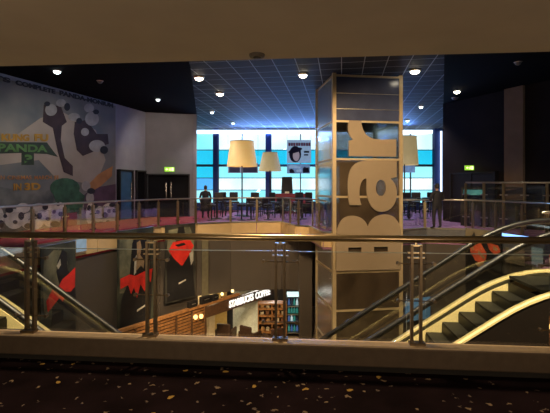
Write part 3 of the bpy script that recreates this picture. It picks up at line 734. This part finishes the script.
rb_ = banner('orange-red film banner under the right gallery, beige at its top, behind the escalator', 466, 502, 229,  .07, -3.3,
       [('beige_top', [(0.0, 0.0), (.72, 0.0), (.72, .11), (0, .11)], pm('banner_beige', (.20, .17, .11), .6, 0, .15, 4)),
        ('dark_scribble', [(.18, .085), (.26, .03), (.30, .08), (.42, .07), (.5, .085), (.66, .075), (.64, .095), (.24, .10)], P_blk),
        ('orange_patch', [(.12, .13), (.4, .125), (.5, .17), (.62, .24), (.6, .3), (.46, .36), (.3, .34), (.16, .26)], P_org),
        ('orange_patch', [(.62, .12), (.92, .14), (.98, .2), (.84, .24), (.7, .2)], P_org), ('pale_streak', [(.14, .13), (.2, .13), (.26, .22), (.2, .24)], P_skin), ('pale_streak', [(.8, .15), (.92, .17), (.9, .2), (.8, .19)], P_skin), ('pale_streak', [(.4, .22), (.58, .28), (.56, .31), (.38, .26)], P_skin),
        ('pale_streak', [(.3, .36), (.56, .33), (.6, .37), (.4, .40)], P_skin)], P_blk)

# pale panels on the gallery fascia; the first is a painted reflection
def fpanel(label, xa, xb, ya, yb, mat, nm='fascia_panel', cat='panel'):
    d0, d1 = edge_d(xa, .16), edge_d(xb, .16)
    a, b = cw((xa-275)/F*d0, d0, 0), cw((xb-275)/F*d1, d1, 0); U = b-a; W_ = U.length
    zt, zb = EYE-(ya-HOR)/F*d0, EYE-(yb-HOR)/F*d0
    o = MB().prism([(0, 0), (W_, 0), (W_, zt-zb), (0, zt-zb)], Vector((a.x, a.y, zb)), U, Vector((0, 0, 1)), .02).build(nm, mat)
    return tag(o, label, cat)
M['bluereflect'] = emis('blue_reflection', (.30, .45, .62), .35, .3)  # self-glow stands in for a bluish reflection on the fascia
fpanel('small pale blue painted reflection on the gallery fascia right of the nearest banner', 76, 86, 240, 252.5, M['bluereflect'])
fpanel('blue lit panel low on the dark wall right of the column', 405, 430, 300, 322, emis('blue_screen', (.12, .26, .42), .35, .4), 'screen_panel', 'screen')
M['greypanel'] = pm('grey_panel', (.22, .19, .14), .6)
fpanel('grey-beige panel under the right gallery right of the orange banner', 506, 525, 247, 262, M['greypanel'])
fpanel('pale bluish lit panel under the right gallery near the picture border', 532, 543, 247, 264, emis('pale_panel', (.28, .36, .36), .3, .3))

# ================================================================== CAFE ON THE LOWER FLOOR
g0, g1 = Vector(cw(-5.27, 14.2)), Vector(cw(-1.66, 19.1)); gd = (g1-g0); GL = gd.length; gd.normalize(); gn = Vector((gd.y, -gd.x)); ga = math.atan2(gd.y, gd.x)
def gp(t, z, off=0): p = g0+gd*(GL*t)+gn*off; return Vector((p.x, p.y, z))
scn = thing('slatted_screen', 'long warm wooden slatted screen beside the cafe on the lower floor', 'screen', gp(.3, LOW))
for k in range(17):
    z = -3.42-k*.125
    a, b = gp(-.06, z), gp(.66, z); MB().box((a+b)/2, ((b-a).length, .045, .075), ga).build('slat', M['wood'], scn)
bkm = MB(); a, b = gp(-.06, 0, -.10), gp(.66, 0, -.10); bkm.box((*((a+b)/2).xy, (LOW-3.3)/2), ((b-a).length, .04, 2.2), ga).build('backing', M['wooddark'], scn)
for t in (-.05, .1, .25, .4, .53, .655):
    a = gp(t, (LOW-3.25)/2, .03); MB().box(a, (.07, .07, 2.25), ga).build('upright', M['wooddark'], scn)
a, b = gp(-.06, -3.27), gp(1.0, -3.27); MB().box((a+b)/2, ((b-a).length, .16, .10), ga).build('top_rail', M['wood'], scn)
sg = thing('cafe_sign', 'dark cafe fascia with white lit lettering STARBUCKS COFFEE', 'sign', gp(1.0, -3.9))
a, b = gp(.665, -3.6), gp(1.42, -3.6); MB().box((a+b)/2, ((b-a).length, .12, .46), ga).build('fascia_board', M['wooddark'], sg)
text_obj('STARBUCKS', gp(.885, -3.74, .065), (gd.x, gd.y, 0), (0, 0, 1), GL*.275, .32, M['signwhite'], 'sign_word', sg, .03, .03)
text_obj('COFFEE', gp(1.185, -3.74, .065), (gd.x, gd.y, 0), (0, 0, 1), GL*.19, .32, M['signwhite'], 'sign_word', sg, .03, .03)
# little lamps on and above the screen
for k, (t, z, lb) in enumerate(((.55, -3.62, 'left glowing wall lamp on the wooden slatted screen'), (.60, -3.66, 'right glowing wall lamp on the wooden slatted screen'))):
    r_ = thing('wall_lamp', lb, 'lamp', gp(t, z, .06), 'lamps on the slatted screen')
    MB().box(gp(t, z, .05), (.06, .04, .12), ga).build('bracket', M['bronze'], r_)
    c = gp(t, z, .13); MB().lathe([(.03, -.08), (.07, -.05), (.09, .03), (.05, .09)], c, 10).build('shade', emis('amber_lamp', (1, .62, .2), 3), r_)
for k, (t, lb) in enumerate(((.82, 'left small amber spotlight on the top rail of the cafe screen'), (.93, 'right small amber spotlight on the top rail of the cafe screen'))):
    r_ = thing('spotlight', lb, 'lamp', gp(t, -3.22), 'lamps on the cafe top rail')
    MB().tube([gp(t, -3.22), gp(t, -3.08)], .02, 6).build('stem', M['bronze'], r_)
    MB().lathe([(.05, -.06), (.07, 0), (.05, .06)], gp(t, -3.04, .02), 8).build('lamp_head', emis('amber_spot', (1, .7, .3), 3), r_)
for k, (t, w_, h_, lb) in enumerate(((.54, .42, .24, 'left dark box on the top rail of the wooden screen'), (.66, .55, .30, 'middle dark box on the top rail of the wooden screen'), (.75, .34, .26, 'right dark box on the top rail of the wooden screen'))):
    r_ = thing('planter_box', lb, 'box', gp(t, -3.22), 'dark boxes on the top rail')
    MB().box(gp(t, -3.22+h_/2), (w_, .18, h_), ga).build('box_body', M['black'], r_, bevel=.02)
    MB().box(gp(t, -3.22+h_*.6, .095), (w_*.5, .01, .03), ga).build('box_trim', M['steel'], r_)
# partition behind the armchairs
pt = thing('cafe_partition', 'bright cream and white cafe partition under the lit cafe sign', 'partition', pd(230, 340, 20.4))
def ppanel(xa, xb, d, zt, mat, nm, th=.06):
    a, b = cw((xa-275)/F*d, d), cw((xb-275)/F*d, d); m_ = (a+b)/2
    return MB().box((m_.x, m_.y, (zt+LOW)/2), ((b-a).length, th, zt-LOW), YAW).build(nm, mat, pt)
ppanel(198, 215, 20.4, -3.4, pm('cream_panel', (.62, .52, .36), .5), 'cream_panel'); ppanel(215, 227, 20.4, -3.4, pm('yellow_panel', (.50, .36, .13), .5), 'yellow_panel'); ppanel(227, 233, 20.6, -3.4, M['black'], 'dark_gap')
ppanel(233, 262, 20.4, -3.4, pm('white_panel', (.75, .86, .82), .5), 'white_panel')
# shelving with goods and drinks fridge
cb = thing('pastry_cabinet', 'brown wooden cafe shelving unit behind the near railing post', 'cabinet', pd(270, 340, 20.2))
def fbox(xa, xb, ya, yb, d, th, mat, nm, par):
    a, b = pd(xa, yb, d), pd(xb, yb, d); zt = EYE-(ya-HOR)/F*d; zb = EYE-(yb-HOR)/F*d; m_ = (a+b)/2
    return MB().box((m_.x, m_.y, (zt+zb)/2), ((b-a).length, th, zt-zb), YAW).build(nm, mat, par)
fbox(259, 286, 302, 343, 20.3, .1, M['wooddark'], 'back_panel', cb)
for i, y in enumerate((302, 307, 314, 321, 330)): fbox(259, 286, y, y+1.6, 20.0, .5, M['wood'], 'shelf', cb)
for x in (258.5, 272, 286): fbox(x-.5, x+.5, 302, 343, 20.0, .5, M['wood'], 'side_panel', cb)
goods = [pm('tan_goods', (.45, .25, .10), .6), pm('cream_goods', (.55, .45, .3), .6), pm('brown_goods', (.2, .09, .04), .6)]
gk = 0
for row, y in enumerate((307, 314, 321, 330)):
    for j in range(5):
        x = 261+j*5.1+random.uniform(-.6, .6); hgt = random.uniform(2.6, 4.2)
        if 271 < x+1.5 < 273: continue
        o = fbox(x, x+3.1, y-hgt, y, 19.9, .2, goods[gk % 3], 'goods_box', None); gk += 1
        tag(o, 'small cafe goods box on the brown wooden shelving unit behind the railing post', 'box', 'goods on the cafe shelving')
fg = thing('drinks_fridge', 'dark drinks fridge glowing blue-white right of the near railing post', 'fridge', pd(296, 342, 20.0))
fbox(287, 305, 294, 342, 20.2, .1, M['black'], 'cabinet', fg); fbox(286.6, 287.6, 294, 342, 19.95, .5, M['black'], 'side', fg); fbox(304.6, 305.6, 294, 342, 19.95, .5, M['black'], 'side', fg)
fbox(287, 305, 293, 295.5, 19.95, .5, emis('fridge_light', (.7, .95, .95), 1.2), 'light_box', fg)
for y in (305, 313, 321, 331): fbox(287.6, 304.6, y, y+.8, 19.95, .45, M['steel'], 'shelf', fg)
dc = [emis('bottle_blue', (.08, .20, .55), .35), emis('bottle_white', (.65, .85, .9), .6), emis('bottle_green', (.05, .35, .32), .35), pm('bottle_dark', (.03, .05, .12), .4)]
for row, y in enumerate((305, 313, 321, 331)):
    for j in range(6):
        p = pd(289+j*2.7, y, 19.85); hb = .30
        r_ = MB().lathe([(.045, 0), (.05, .02), (.05, hb*.6), (.02, hb*.8), (.02, hb)], p, 8).build('bottle', dc[(j*3+row*2+j*row) % 4])
        tag(r_, 'small bottle on a shelf of the glowing drinks fridge', 'bottle', 'bottles in the drinks fridge')
# cafe armchairs and table
def armchair(label, loc, rz, group):
    r_ = thing('armchair', label, 'armchair', loc, group, rz)
    MB().box((0, 0, .30), (.66, .66, .22)).build('seat', M['brownch'], r_, False, .05)
    MB().box((0, .30, .58), (.66, .14, .62)).build('backrest', M['brownch'], r_, False, .06)
    for s in (-1, 1):
        MB().box((s*.36, 0, .38), (.12, .70, .44)).build('armrest', M['brownch'], r_, False, .05)
        for t in (-1, 1): MB().tube([(s*.32, t*.28, 0), (s*.32, t*.28, .20)], [.018, .025], 8).build('leg', M['wooddark'], r_, False)
    return r_
M['brownch'] = pm('brown_leather', (.05, .025, .015), .45, 0, .2, 8)
p = pd(250, 339.5, 19.0); armchair('brown leather armchair in front of the white cafe partition', (p.x, p.y, LOW), YAW+2.5, 'cafe armchairs')
p = pd(274, 340, 18.7); armchair('brown leather armchair in front of the wooden cafe shelving', (p.x, p.y, LOW), YAW-2.6, 'cafe armchairs')
p = pd(226, 340, 19.4); ch_loc = (p.x, p.y, LOW)
armchair('brown leather armchair left of the others, by the dark gap in the cafe partition', ch_loc, YAW+2.9, 'cafe armchairs')

# ================================================================== UPPER BAR AREA
def fl(px, d): p = cw((px-275)/F*d, d); return (p.x, p.y, 0)
# floor lamps
def floor_lamp(label, px, d, zb, zt, rb, rt, mat):
    r_ = thing('floor_lamp', label, 'lamp', fl(px, d), 'giant floor lamps')
    MB().lathe([(.42, 0), (.42, .03), (.08, .07), (.04, .10)], (0, 0, 0), 24).build('base', M['black'], r_, False)
    MB().tube([(0, 0, .08), (0, 0, zb+.5)], .035, 10).build('pole', M['black'], r_, False)
    sh = MB(); n = 32; verts = []
    for (rr, z) in ((rb, zb), (rt, zt), (rt-.02, zt), (rb-.02, zb)):
        verts += [Vector((rr*math.cos(2*math.pi*k/n), rr*math.sin(2*math.pi*k/n), z)) for k in range(n)]
    f = [(i*n+k, i*n+(k+1) % n, ((i+1) % 4)*n+(k+1) % n, ((i+1) % 4)*n+k) for i in range(4) for k in range(n)]
    sh._add(verts, f); s_ = sh.build('lamp_shade', mat, r_, False, smooth=False)
    tr_ = MB()
    tr_.tube([(rt*math.cos(2*math.pi*k/n), rt*math.sin(2*math.pi*k/n), zt) for k in range(n+1)], .02, 6)
    tr_.build('shade_trim', M['shadetop'], s_, False)
    MB().lathe([(.03, zb+.35), (.09, zb+.5), (.10, zb+.62), (.03, zb+.75)], (0, 0, 0), 14).build('bulb', emis('lamp_bulb', (1, .8, .45), 8), r_, False)
    return r_
d1 = 23.5; r1 = F/d1; zf = lambda py, d: EYE-(py-HOR)/F*d
floor_lamp('largest giant floor lamp with a glowing amber shade, left of the windows centre pier', 242, d1, zf(166.5, d1), zf(141.5, d1), 15/r1, 11.7/r1, M['shade'])
d2 = 25.5; r2 = F/d2
floor_lamp('smaller giant floor lamp with a dull greenish shade right of the amber one', 270, d2, zf(171, d2), zf(152.5, d2), 11.5/r2, 7.2/r2, M['shade2'])
d3 = 24.0; r3 = F/d3
floor_lamp('giant floor lamp half hidden behind the right edge of the column', 404.5, d3, zf(165, d3), zf(137, d3), 13.4/r3, 11.5/r3, M['shade2'])

# posters in the windows
def wposter(label, xa, xb, ya, yb, d, mat, shapes, nm='window_poster', cat='poster', wire=None):
    a = pd(xa, yb, d); b = pd(xb, yb, d); U = (b-a); W_ = U.length; Ht = (yb-ya)/F*d; U.normalize(); V = Vector((0, 0, 1)); N = U.cross(V)
    r_ = thing(nm, label, cat, (a+b)/2, 'posters hung in the windows')
    MB().prism([(0, 0), (W_, 0), (W_, Ht), (0, Ht)], a, U, V, .02).build('sheet', mat, r_)
    for i, (n2, poly, mt) in enumerate(shapes): MB().prism([(u*W_, (1-v)*Ht) for u, v in poly], a+N*(.022+.004*i), U, V, .003).build(n2, mt, r_)
    wl = wire or (H-.02-a.z-Ht)
    for e in (a, b): MB().tube([e+V*Ht, e+V*(Ht+wl)], .008, 5).build('hanging_wire', M['black'], r_)
    return r_
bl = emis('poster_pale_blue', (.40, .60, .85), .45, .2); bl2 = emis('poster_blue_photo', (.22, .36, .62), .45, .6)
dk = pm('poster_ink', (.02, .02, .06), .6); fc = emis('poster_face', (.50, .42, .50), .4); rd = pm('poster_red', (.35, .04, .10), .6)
bars = [('title_bar', [(x, .12), (x+.085, .12), (x+.085, .26), (x, .26)], rd) for x in (.06, .16, .26, .37, .47, .58, .68, .79, .89)]
wposter('pale blue portrait poster with a dark hat hanging in the window left of the column', 287, 311, 140, 163, 27.2, bl,
        bars + [('dark_hair', E(.34, .62, .25, .36), dk), ('face', E(.38, .68, .14, .24), fc), ('hat_brim', E(.34, .46, .30, .10, 16, -.3), dk), ('caption_bar', [(.7, .48), (.92, .48), (.92, .56), (.7, .56)], dk), ('caption_bar', [(.7, .62), (.88, .62), (.88, .68), (.7, .68)], dk)])
wposter('blue crowd-like poster directly under the portrait poster', 287, 310, 164, 173.5, 27.2, bl2, [('dark_patch', [(.68, .5), (.76, .3), (.86, .4), (.94, .35), (.97, .9), (.7, .95)], dk), ('dark_patch', [(.1, .6), (.2, .5), (.28, .62), (.34, .95), (.12, .95)], dk), ('pale_patch', [(.06, .2), (.3, .12), (.6, .3), (.55, .5), (.3, .42), (.08, .45)], bl), ('pale_patch', [(.4, .6), (.62, .55), (.64, .8), (.42, .85)], bl)], wire=.06)
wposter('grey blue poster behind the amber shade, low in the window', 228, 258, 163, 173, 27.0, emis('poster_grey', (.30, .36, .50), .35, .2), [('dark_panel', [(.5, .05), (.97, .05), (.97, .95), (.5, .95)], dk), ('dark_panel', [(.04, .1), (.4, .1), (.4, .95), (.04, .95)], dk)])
wposter('small grey blue poster right of the column, under the half hidden lamp', 398, 415, 163, 172.5, 27.0, bl2, [('dark_panel', [(.05, .1), (.3, .1), (.3, .9), (.05, .9)], dk)])

# furniture
def bar_table(label, px, d, h=1.05, r=.36, group='bar tables'):
    r_ = thing('bar_table', label, 'table', fl(px, d), group)
    MB().lathe([(r, h-.035), (r, h)], (0, 0, 0), 24).build('tabletop', M['table'], r_, False)
    MB().tube([(0, 0, .03), (0, 0, h-.03)], .05, 10).build('stem', M['black'], r_, False)
    MB().lathe([(.27, 0), (.27, .02), (.06, .05)], (0, 0, 0), 20).build('base', M['black'], r_, False)
    return r_
def chair_proto(label, px, d, rz, sh, group, nm='bar_chair'):
    r_ = thing(nm, label, 'chair', fl(px, d), group, rz)
    MB().box((0, 0, sh), (.44, .44, .09)).build('seat', M['blackchair'], r_, False, .03)
    MB().box((0, .20, sh+.30), (.46, .07, .48)).build('backrest', M['blackchair'], r_, False, .035)
    for sx in (-1, 1):
        for sy in (-1, 1): MB().tube([(sx*.21, sy*.20, 0), (sx*.18, sy*.17, sh-.03)], .022, 6).build('leg', M['black'], r_, False)
    z = sh*.35
    MB().tube([(-.2, -.19, z), (.2, -.19, z), (.2, .19, z), (-.2, .19, z), (-.2, -.19, z)], .012, 6).build('foot_rail', M['black'], r_, False)
    return r_
bar_table('tall round bar table beside the dark-coated person', 217, 21.2)
bar_table('tall round bar table between the two nearest bar chairs', 230.5, 21.0)
bar_table('tall round bar table near the foot of the amber lamp', 247, 22.6)
bar_table('tall round bar table at the railing right of the column', 409, 20.5)
bar_table('tall round bar table beside the standing person right of the column', 424, 21.5)
bar_table('tall round bar table behind the curved railing left of the column', 302, 21.0, 1.05, .42)
hp = chair_proto('high black bar chair nearest the doors wall, seen from behind', 218.5, 22.3, math.pi+YAW+.2, .78, 'high black bar chairs')
hi = [(225.5, 23.4, 2.6, 'high black bar chair just right of the one nearest the doors'), (234.5, 22.6, .4, 'high black bar chair between the first bar tables and amber lamp'),
      (256, 22.2, 3.0, 'high black bar chair directly right of the amber lamp pole'), (275, 22.0, 2.4, 'high black bar chair under the greenish lamp'),
      (298, 22.5, 3.5, 'high black bar chair left of the table behind the curved railing'), (311, 22.6, 2.5, 'high black bar chair between curved railing and column'),
      (405, 21.8, 3.3, 'high black bar chair close to the right edge of the column'), (416, 22.4, 2.9, 'high black bar chair in the middle right of the column'),
      (429, 22.6, 3.4, 'high black bar chair just left of the standing person')]
for px, d, rz, lb in hi: dup(hp, fl(px, d), rz, lb)
lp = chair_proto('low black cafe chair under the window left of the amber lamp', 228, 26, 2.8, .45, 'low black cafe chairs', 'cafe_chair')
for px, d, rz, lb in ((252, 25.4, 2.9, 'low black cafe chair behind the amber lamp pole'), (261, 24.8, 3.3, 'low black cafe chair left of the greenish lamp pole'), (267.5, 23.6, 2.6, 'low black cafe chair touching the greenish lamp pole'),
                      (279, 24.6, 3.6, 'low black cafe chair left of the red banquette end'), (286, 23.4, 3.0, 'low black cafe chair in front of the red banquette'), (412, 25.4, 3.0, 'low black cafe chair under the window right of the column'), (424, 25.2, 3.4, 'low black cafe chair under the right window, by the pier')):
    dup(lp, fl(px, d), rz, lb)
# pedestal stools
def stool(label, px, d):
    r_ = thing('pedestal_stool', label, 'stool', fl(px, d), 'pedestal stools')
    MB().lathe([(.20, .66), (.22, .68), (.22, .75), (.18, .78)], (0, 0, 0), 18).build('seat', M['blackchair'], r_, False)
    MB().tube([(0, 0, .02), (0, 0, .67)], .04, 8).build('stem', M['black'], r_, False)
    MB().lathe([(.20, 0), (.20, .02), (.05, .04)], (0, 0, 0), 18).build('base', M['black'], r_, False)
    return r_
s0 = stool('round black pedestal stool at the railing below the amber lamp', 241.5, 20.3)
dup(s0, fl(251, 20.6), 0, 'round black pedestal stool right of the one below the amber lamp')
dup(s0, fl(268, 20.5), 0, 'round black pedestal stool at the railing below the greenish lamp')
dup(s0, fl(211.5, 20.2), 0, 'round black pedestal stool at the railing beside the dark-coated person')
# banquette and dark stand
bq = thing('banquette', 'long red upholstered banquette before the window left of the column', 'seat', fl(294, 25.6), None, YAW)
MB().box((0, 0, .30), (2.3, .6, .6)).build('base', M['black'], bq, False); MB().box((0, -.02, .68), (2.3, .62, .16)).build('seat', M['red'], bq, False, .04)
MB().box((0, .28, .95), (2.3, .16, .5)).build('backrest', M['red'], bq, False, .05)
ds = thing('display_stand', 'dark tapered upright stand behind the red banquette, against the window', 'stand', fl(287, 27.0), None, YAW)
mb = MB(); mb._add([Vector((sx*w_, sy*.16, z)) for z, w_ in ((.1, .42), (2.25, .32)) for sx, sy in ((-1, -1), (1, -1), (1, 1), (-1, 1))], [(0, 1, 2, 3), (7, 6, 5, 4), (0, 1, 5, 4), (1, 2, 6, 5), (2, 3, 7, 6), (3, 0, 4, 7)])
mb.build('stand_body', M['black'], ds, False, .03); MB().box((0, 0, .05), (.95, .45, .10)).build('stand_base', M['black'], ds, False); MB().box((0, -.19, 1.25), (.28, .02, .12)).build('stand_label', M['steel'], ds, False)

# ================================================================== PEOPLE
def person(label, loc, rz, hgt=1.75, coat_to=.80, arm='side', mats=None):
    k = hgt/1.75
    V_, E_, R_ = [], [], []
    def v(p, r, par=None):
        V_.append(Vector(p)*k); R_.append(r*k if not isinstance(r, tuple) else (r[0]*k, r[1]*k))
        if par is not None: E_.append((par, len(V_)-1))
        return len(V_)-1
    pel = v((0, 0, .95), (.165, .12)); wa = v((0, 0, 1.10), (.145, .11), pel); ch = v((0, .01, 1.30), (.185, .125), wa); sh = v((0, .01, 1.43), (.12, .085), ch)
    nk = v((0, 0, 1.50), .055, sh); h0 = v((0, -.015, 1.57), (.062, .07), nk); h1 = v((0, -.015, 1.65), (.075, .09), h0); h2 = v((0, -.005, 1.72), (.06, .07), h1)
    nose = v((0, -.105, 1.635), .012, h1)
    for s in (-1, 1):
        hp_ = v((s*.10, 0, .90), .095, pel); kn = v((s*.115, -.01, .50), .062, hp_); an = v((s*.125, .015, .09), .042, kn); toe = v((s*.145, -.14, .04), .036, an)
        s1 = v((s*.175, .01, 1.41), .065, sh)
        if arm == 'side': el = v((s*.235, .03, 1.14), .048, s1); wr = v((s*.225, -.05, .90), .032, el)
        else: el = v((s*.25, .0, 1.15), .048, s1); wr = v((s*.10, -.22, 1.10), .032, el)
        wv = V_[wr]/k; dr = Vector((0, -.25, -1)).normalized() if arm == 'side' else Vector((-s, -.5, .1)).normalized()
        pm_ = v(wv+dr*.06, .030, wr)
        for q, (o_, l_) in enumerate(((-.030, .075), (-.010, .085), (.010, .08), (.028, .062))):
            side_ = Vector((0, 1, 0)) if arm == 'side' else Vector((0, 0, 1))
            f0 = v(wv+dr*.085+side_*o_, .009, pm_); f1 = v(wv+dr*(.085+l_*.55)+side_*o_*1.1+Vector((-s*.012, -.005, 0)), .0085, f0); v(wv+dr*(.085+l_)+side_*o_*1.1+Vector((-s*.03, -.01, 0)), .007, f1)
        t0 = v(wv+dr*.03+Vector((-s*.02, -.03, 0)), .010, wr); v(wv+dr*.075+Vector((-s*.035, -.045, 0)), .009, t0)
        v((s*.083, .0, 1.63), .014, h1)                      # ear
    me = bpy.data.meshes.new('person'); me.from_pydata(V_, E_, []); me.update()
    ob = bpy.data.objects.new('person', me); C.objects.link(ob)
    sk = ob.modifiers.new('skin', 'SKIN'); sk.use_smooth_shade = True
    for i, sv in enumerate(me.skin_vertices[0].data):
        sv.radius = R_[i] if isinstance(R_[i], tuple) else (R_[i], R_[i]); sv.use_root = (i == 0)
    sb = ob.modifiers.new('sub', 'SUBSURF'); sb.levels = 1; sb.render_levels = 1
    bpy.context.view_layer.update()
    bmz = bpy.data.meshes.new_from_object(ob.evaluated_get(bpy.context.evaluated_depsgraph_get()))
    bpy.data.objects.remove(ob)
    bmz.materials.clear()
    for mm in (M['coat'], M['trouser'], M['skin'], M['shoe']): bmz.materials.append(mm)
    for p in bmz.polygons:
        c = p.center/k; p.use_smooth = True
        handy = abs(c.x) > .17 and c.z < .88 if arm == 'side' else (c.y < -.19 and 1.0 < c.z < 1.2)
        p.material_index = 2 if (c.z > 1.50 or handy) else 0 if c.z > coat_to else 1 if c.z > .085 else 3
    for v_ in bmz.vertices:
        if v_.co.z < 1.48*k: v_.co.x *= 1.22; v_.co.y *= 1.15
    o = bpy.data.objects.new('person', bmz); C.objects.link(o); o.location = loc; o.rotation_euler = (0, 0, rz)
    zmin = min(v_.co.z for v_ in bmz.vertices)
    for v_ in bmz.vertices: v_.co.z -= zmin
    tag(o, label, 'person')
    hr = MB()
    n = 14; prof = [(.001, 1.785), (.05, 1.775), (.085, 1.73), (.10, 1.67), (.098, 1.61), (.085, 1.57)]
    vv = []
    for (rr, z) in prof:
        for q in range(n):
            a = 2*math.pi*q/n; yy = rr*1.08*math.sin(a)+.005; zz = z
            if math.sin(a) < -.35 and z < 1.70: zz = 1.70; yy = -.075
            vv.append(Vector((rr*math.cos(a)*.95, yy, zz))*k)
    hr._add(vv, [(i*n+q, i*n+(q+1) % n, (i+1)*n+(q+1) % n, (i+1)*n+q) for i in range(len(prof)-1) for q in range(n)])
    hr.build('hair', M['hair'], o, False, smooth=True)
    if coat_to < .8:                                           # long coat skirt
        MB().lathe([(.25, coat_to), (.265, coat_to+.02), (.245, .85), (.225, 1.05)], (0, 0, 0), 20, 1, .72).build('coat_skirt', M['coat'], o, False, smooth=True)
    return o
p = pz(437, 228.5, 0)
person('person in dark clothes standing with back turned behind the right gallery railing', (p.x, p.y, 0), math.pi+YAW+.3, 1.72, .82, 'front')
p = fl(205.5, 21.6)
person('person in a long dark coat standing by the windows beside the grey wall', p, math.pi+YAW, 1.66, .35, 'side')

# ================================================================== EXIT SIGNS
def exit_sign(label, p, U, w_, h_):
    r_ = thing('exit_sign', label, 'sign', p, None); U = Vector(U).normalized(); V = Vector((0, 0, 1)); N = U.cross(V)
    O = Vector(p)-U*w_/2
    MB().prism([(0, 0), (w_, 0), (w_, h_), (0, h_)], O, U, V, .05).build('sign_box', M['exit'], r_)
    O2 = O+N*.052
    pg = MB()
    # arrow, running figure and door, as on the sign
    pg.prism([(.10*w_, .5*h_), (.24*w_, .78*h_), (.24*w_, .6*h_), (.38*w_, .6*h_), (.38*w_, .4*h_), (.24*w_, .4*h_), (.24*w_, .22*h_)], O2, U, V, .004)
    pg.prism([(.70*w_, .14*h_), (.90*w_, .14*h_), (.90*w_, .86*h_), (.70*w_, .86*h_)], O2, U, V, .004)
    pg.prism(ell(.57*w_, .78*h_, .035*w_, .10*h_, 10), O2, U, V, .004)
    pg.prism([(.50*w_, .66*h_), (.62*w_, .62*h_), (.60*w_, .40*h_), (.66*w_, .16*h_), (.61*w_, .14*h_), (.55*w_, .36*h_), (.46*w_, .16*h_), (.43*w_, .22*h_), (.51*w_, .44*h_), (.52*w_, .56*h_), (.45*w_, .5*h_)], O2, U, V, .004)
    pg.build('pictogram', M['exitwhite'], r_)
pm1 = ext(LC, LD, .46); nn = Vector((LD[1]-LC[1], -(LD[0]-LC[0]))).normalized()
e0 = cw(pm1[0]+nn.x*.16, pm1[1]+nn.y*.16, 2.42); dl = Vector(cw(*LD))-Vector(cw(*LC))
exit_sign('green lit exit sign above the black double doors', e0, (dl.x, dl.y, 0), .52, .24)
pr = ext(RA, RB, .27); e1 = cw(pr[0]-.2, pr[1]-.1, 2.34); dr_ = Vector(cw(*RB))-Vector(cw(*RA))
exit_sign('green lit exit sign on the dark right wall', e1, (1, .25, 0), .42, .20)

# ================================================================== CEILING LIGHTS
def downlight(px, py, label, lens, energy, col=WARMW, r=.15, zc=H):
    d = F*(zc-EYE)/(HOR-py); p = cw((px-275)/F*d, d)
    r_ = thing('downlight', label, 'light', (p.x, p.y, zc-.06), 'ceiling downlights')
    n = 20; mb = MB(); verts = []
    for (rr, z) in ((r+.05, zc-.03), (r, zc-.07), (r, zc-.03), (r+.05, zc+.0)):
        verts += [Vector((p.x+rr*math.cos(2*math.pi*k/n), p.y+rr*math.sin(2*math.pi*k/n), z)) for k in range(n)]
    mb._add(verts, [(i*n+k, i*n+(k+1) % n, ((i+1) % 4)*n+(k+1) % n, ((i+1) % 4)*n+k) for i in range(4) for k in range(n)])
    mb.build('trim_ring', M['steel'], r_)
    MB().lathe([(r, zc-.05), (r*.96, zc-.085), (r*.75, zc-.125), (r*.35, zc-.15), (.01, zc-.155)], (p.x, p.y, 0), n).build('lens', lens, r_)
    if energy: spot('downlight_beam', (p.x, p.y, zc-.12), (p.x, p.y, 0), energy, col, 110, .8)
downlight(57, 69.5, 'oval white downlight in the dark ceiling above the mural lettering', M['lenswhite'], 30, (.85, .95, 1), .12)
downlight(158, 98, 'small white downlight in the dark ceiling above the double doors', M['lenswhite'], 30, (1, .95, .85), .09)
downlight(199, 76.5, 'brightest warm downlight at the left edge of the tile grid', M['lens'], 60, r=.15)
downlight(220, 92.5, 'second warm downlight, just right and behind the brightest one', M['lens'], 60, r=.15)
downlight(303, 73.5, 'warm downlight left of the column top', M['lens'], 60, r=.14)
downlight(415, 69.5, 'warm downlight right of the column top', M['lens'], 60, r=.16)
downlight(457, 90, 'warm downlight in the dark right ceiling', M['lens'], 40, r=.12)
downlight(212, 111, 'small far downlight left, above the window bay beside the grey wall', M['lenswhite'], 620, (1, .9, .95), r=.09)
downlight(233, 122, 'small far downlight above the amber lamp', M['lenswhite'], 620, (1, .9, .95), r=.09)
downlight(421, 105.5, 'small teal-white far downlight right of the column', M['lenswhite'], 620, (1, .9, .95), r=.10)
downlight(407.5, 119.5, 'smallest far downlight beside the right column edge', M['lenswhite'], 620, (1, .9, .95), r=.10)
downlight(100, 79.5, 'unlit downlight in the dark left ceiling', M['lensdim'], 0, r=.10)
downlight(455, 96.5, 'unlit downlight just behind the warm one in the right ceiling', M['lensdim'], 0, r=.13)
downlight(518, 60.5, 'unlit downlight at the far right of the dark ceiling', M['lensdim'], 0, r=.10)
# smoke detector in the near ceiling
sd = pz(257, 54.5, 2.8)
r_ = thing('smoke_detector', 'round grey detector on the brown near ceiling by its edge', 'detector', (sd.x, sd.y, 2.8))
MB().lathe([(.06, 2.772), (.07, 2.785), (.072, 2.80)], (sd.x, sd.y, 0), 18).build('body', pm('detector_grey', (.10, .085, .07), .5), r_)
MB().lathe([(.03, 2.765), (.04, 2.774)], (sd.x, sd.y, 0), 14).build('sensor_cap', M['black'], r_)
